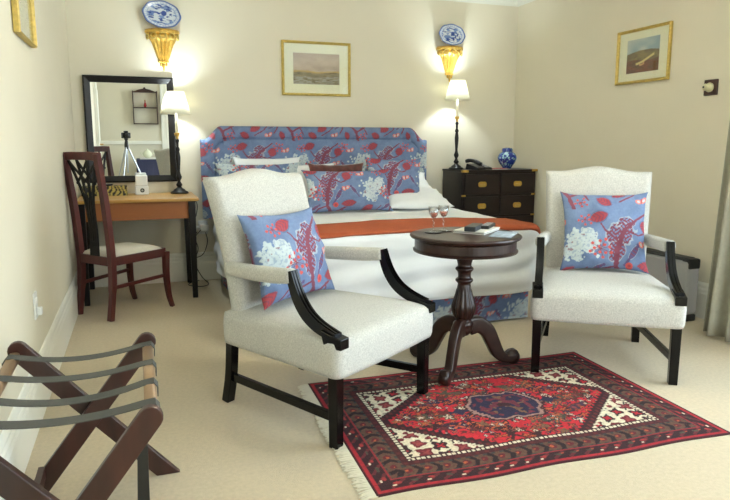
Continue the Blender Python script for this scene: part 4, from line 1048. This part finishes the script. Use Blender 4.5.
t = thing('power_adaptor', 'white plug adaptor with cables in the socket right of the desk', 'plug adaptor', (1.0, -.0085, .47))
bm = NB(); box(bm, -.045, .03, -.085, 0, -.025, .035); obj('body', bm, M['whitep'], t, bev=.008)
bm = NB(); lathe(bm, [(.014, 0), (.02, .03), (.02, .07)], 14); o = obj('plug', bm, M['whitep'], t, smooth=True); o.rotation_euler = (0, -PI/2, 0); o.location = (-.045, -.045, .005)
def cable(label, pts, r=.004):
    bm = NB(); tube(bm, bez(pts, 8), r, 6); return tag(obj('power_cable', bm, M['blackp'], None, smooth=True), label, 'cable')
cable('black cable looping from the adaptor down to the floor by the desk leg', [(.96, -.10, .46), (.91, -.14, .40), (.93, -.13, .30), (.90, -.12, .18), (.95, -.16, .06), (1.00, -.22, .006), (.93, -.30, .004), (.84, -.22, .004), (.85, -.14, .006), (.93, -.12, .02)])
cable('thin black lamp cable curling behind the right desk leg', [(.915, -.09, .74), (.94, -.10, .68), (.93, -.10, .60), (.915, -.10, .56)])
cable('black cable hanging in a wide loop towards the bed', [(1.0, -.11, .44), (1.01, -.14, .36), (.97, -.16, .26), (.90, -.17, .24), (.86, -.15, .33), (.93, -.12, .45)])

# ------------------------------------------------------------------ behind the camera (seen in the mirror)
t = thing('wall_shelf', 'small mahogany three tier wall shelf reflected in the mirror', 'wall shelf', (.86, -RD, 1.68), rz=PI)
for s in (-1, 1):
    bm = NB(); box(bm, s*.215-.008, s*.215+.008, -.14, 0, -.32, .30); obj('side_panel', bm, M['mahog'], t)
for z in (-.31, -.01, .28):
    bm = NB(); box(bm, -.207, .207, -.14, 0, z-.01, z+.01); obj('shelf_board', bm, M['mahog'], t)
bm = NB(); prism(bm, [(-.2, .29), (.2, .29), (.1, .33), (.03, .345), (0, .38), (-.03, .345), (-.1, .33)], -.02, -.004); obj('crest', bm, M['mahog'], t)
t = thing('figurine', 'small red glass bottle on the middle tier of the reflected wall shelf', 'ornament', (.86, -RD+.07, 1.68+.001))
bm = NB(); lathe(bm, [(.018, 0), (.028, .03), (.02, .07), (.008, .09), (.012, .12)], 16); obj('bottle_body', bm, M['red'], t, smooth=True)
bm = NB(); lathe(bm, [(.009, .12), (.011, .135), (.002, .14)], 12); obj('stopper', bm, M['brass'], t)
# camera on its tripod
t = thing('camera_tripod', 'silver tripod standing behind the viewpoint, reflected in the mirror', 'tripod', (.47, -5.85, 0))
bm = NB(); tube(bm, [(0, 0, .55), (0, 0, 1.10)], .014, 12); obj('centre_column', bm, M['silver'], t)
for k in range(3):
    a = PI/2+.35+k*2*PI/3; c, s = math.cos(a), math.sin(a)
    bm = NB(); tube(bm, [(.02*c, .02*s, .98), (.42*c, .42*s, .01)], .013, 10); lg = obj('leg', bm, M['silver'], t)
    bm = NB(); tube(bm, [(.42*c, .42*s, .0), (.415*c, .415*s, .03)], .018, 10); obj('rubber_foot', bm, M['blackp'], lg)
bm = NB(); lathe(bm, [(.03, .95), (.035, 1.0), (.03, 1.05), (.022, 1.10), (.035, 1.11), (.035, 1.125)], 16); obj('head', bm, M['blackp'], t, smooth=True)
t = thing('photo_camera', 'black camera mounted on the tripod, reflected in the mirror', 'camera', (.47, -5.87, 1.126), rz=-YAW)
bm = NB(); box(bm, -.07, .07, -.035, .03, 0, .095); obj('body', bm, M['blackp'], t, bev=.01)
bm = NB(); box(bm, -.03, .03, -.03, .03, .095, .125); obj('viewfinder', bm, M['blackp'], t, bev=.008)
bm = NB(); lathe(bm, [(.034, 0), (.036, .03), (.038, .06)], 24); o = obj('lens_barrel', bm, M['blackp'], t, smooth=True); o.rotation_euler = (-PI/2, 0, 0); o.location = (0, .03, .05)
# tea table with a cloth, another chair
t = thing('tea_table', 'small tea table under a navy cloth, reflected in the mirror', 'table', (1.05, -6.95, 0))
bm = NB(); box(bm, -.38, .38, -.27, .27, .69, .72); obj('tabletop', bm, M['mahog'], t)
for sx in (-1, 1):
    for sy in (-1, 1):
        bm = NB(); box(bm, sx*.35-.02, sx*.35+.02, sy*.24-.02, sy*.24+.02, 0, .69); obj('leg', bm, M['mahog'], t)
bm = NB(); n_ = 60; rp2 = [(.40*math.copysign(min(1, abs(math.cos(q))*1.42), math.cos(q)), .29*math.copysign(min(1, abs(math.sin(q))*1.42), math.sin(q))) for q in [2*PI*i/n_ for i in range(n_)]]
bv = [bm.verts.new((x, y, .724)) for x, y in rp2]; bm.faces.new(bv); lo = [bm.verts.new((x*(1.02+.02*math.sin(i*1.1)), y*(1.02+.02*math.sin(i*1.1)), .28)) for i, (x, y) in enumerate(rp2)]
for i in range(n_): bm.faces.new((bv[i], bv[(i+1) % n_], lo[(i+1) % n_], lo[i]))
o = obj('tablecloth', bm, M['bluecloth'], None, loc=(1.05, -6.95, 0)); tag(o, 'navy cloth draped over the reflected tea table', 'tablecloth')
t = thing('tea_tray', 'white and red tea tray on the navy cloth in the mirror', 'tray', (.90, -6.93, .726))
bm = NB(); box(bm, -.2, .2, -.13, .13, 0, .02); obj('tray', bm, M['paper'], t, bev=.004)
t = thing('teapot', 'pale china teapot on the tray in the mirror', 'teapot', (.84, -6.93, .747))
bm = NB(); lathe(bm, [(.04, 0), (.075, .04), (.078, .08), (.05, .13), (.02, .14), (.015, .16), (.004, .165)], 24); obj('pot', bm, M['mat_board'], t, smooth=True)
bm = NB(); tube(bm, bez([(.07, 0, .05), (.11, 0, .09), (.13, 0, .13)], 5), .012); obj('spout', bm, M['mat_board'], t, smooth=True)
bm = NB(); tube(bm, bez([(-.07, 0, .11), (-.12, 0, .09), (-.075, 0, .04)], 6), .007); obj('handle', bm, M['mat_board'], t, smooth=True)

# repeats of one kind share a group
GROUPS = dict(armchair='armchairs on either side of the round table', table_lamp='candlestick lamps either side of the bed', wall_bracket='gilt wall brackets on the back wall',
              decorative_plate='blue and white plates on the brackets', liqueur_glass='liqueur glasses on the round table', coaster='coasters on the round table',
              magazine='magazines on the round table', framed_picture='framed pictures on the walls', pillow='white pillows on the bed', cushion='blue printed cushions',
              wall_socket='white wall sockets', power_cable='cables between desk and bed', curtain='curtains of the side window')
for o in bpy.data.objects:
    k = o.name.split('.')[0]
    if o.parent is None and k in GROUPS and 'label' in o: o['group'] = GROUPS[k]
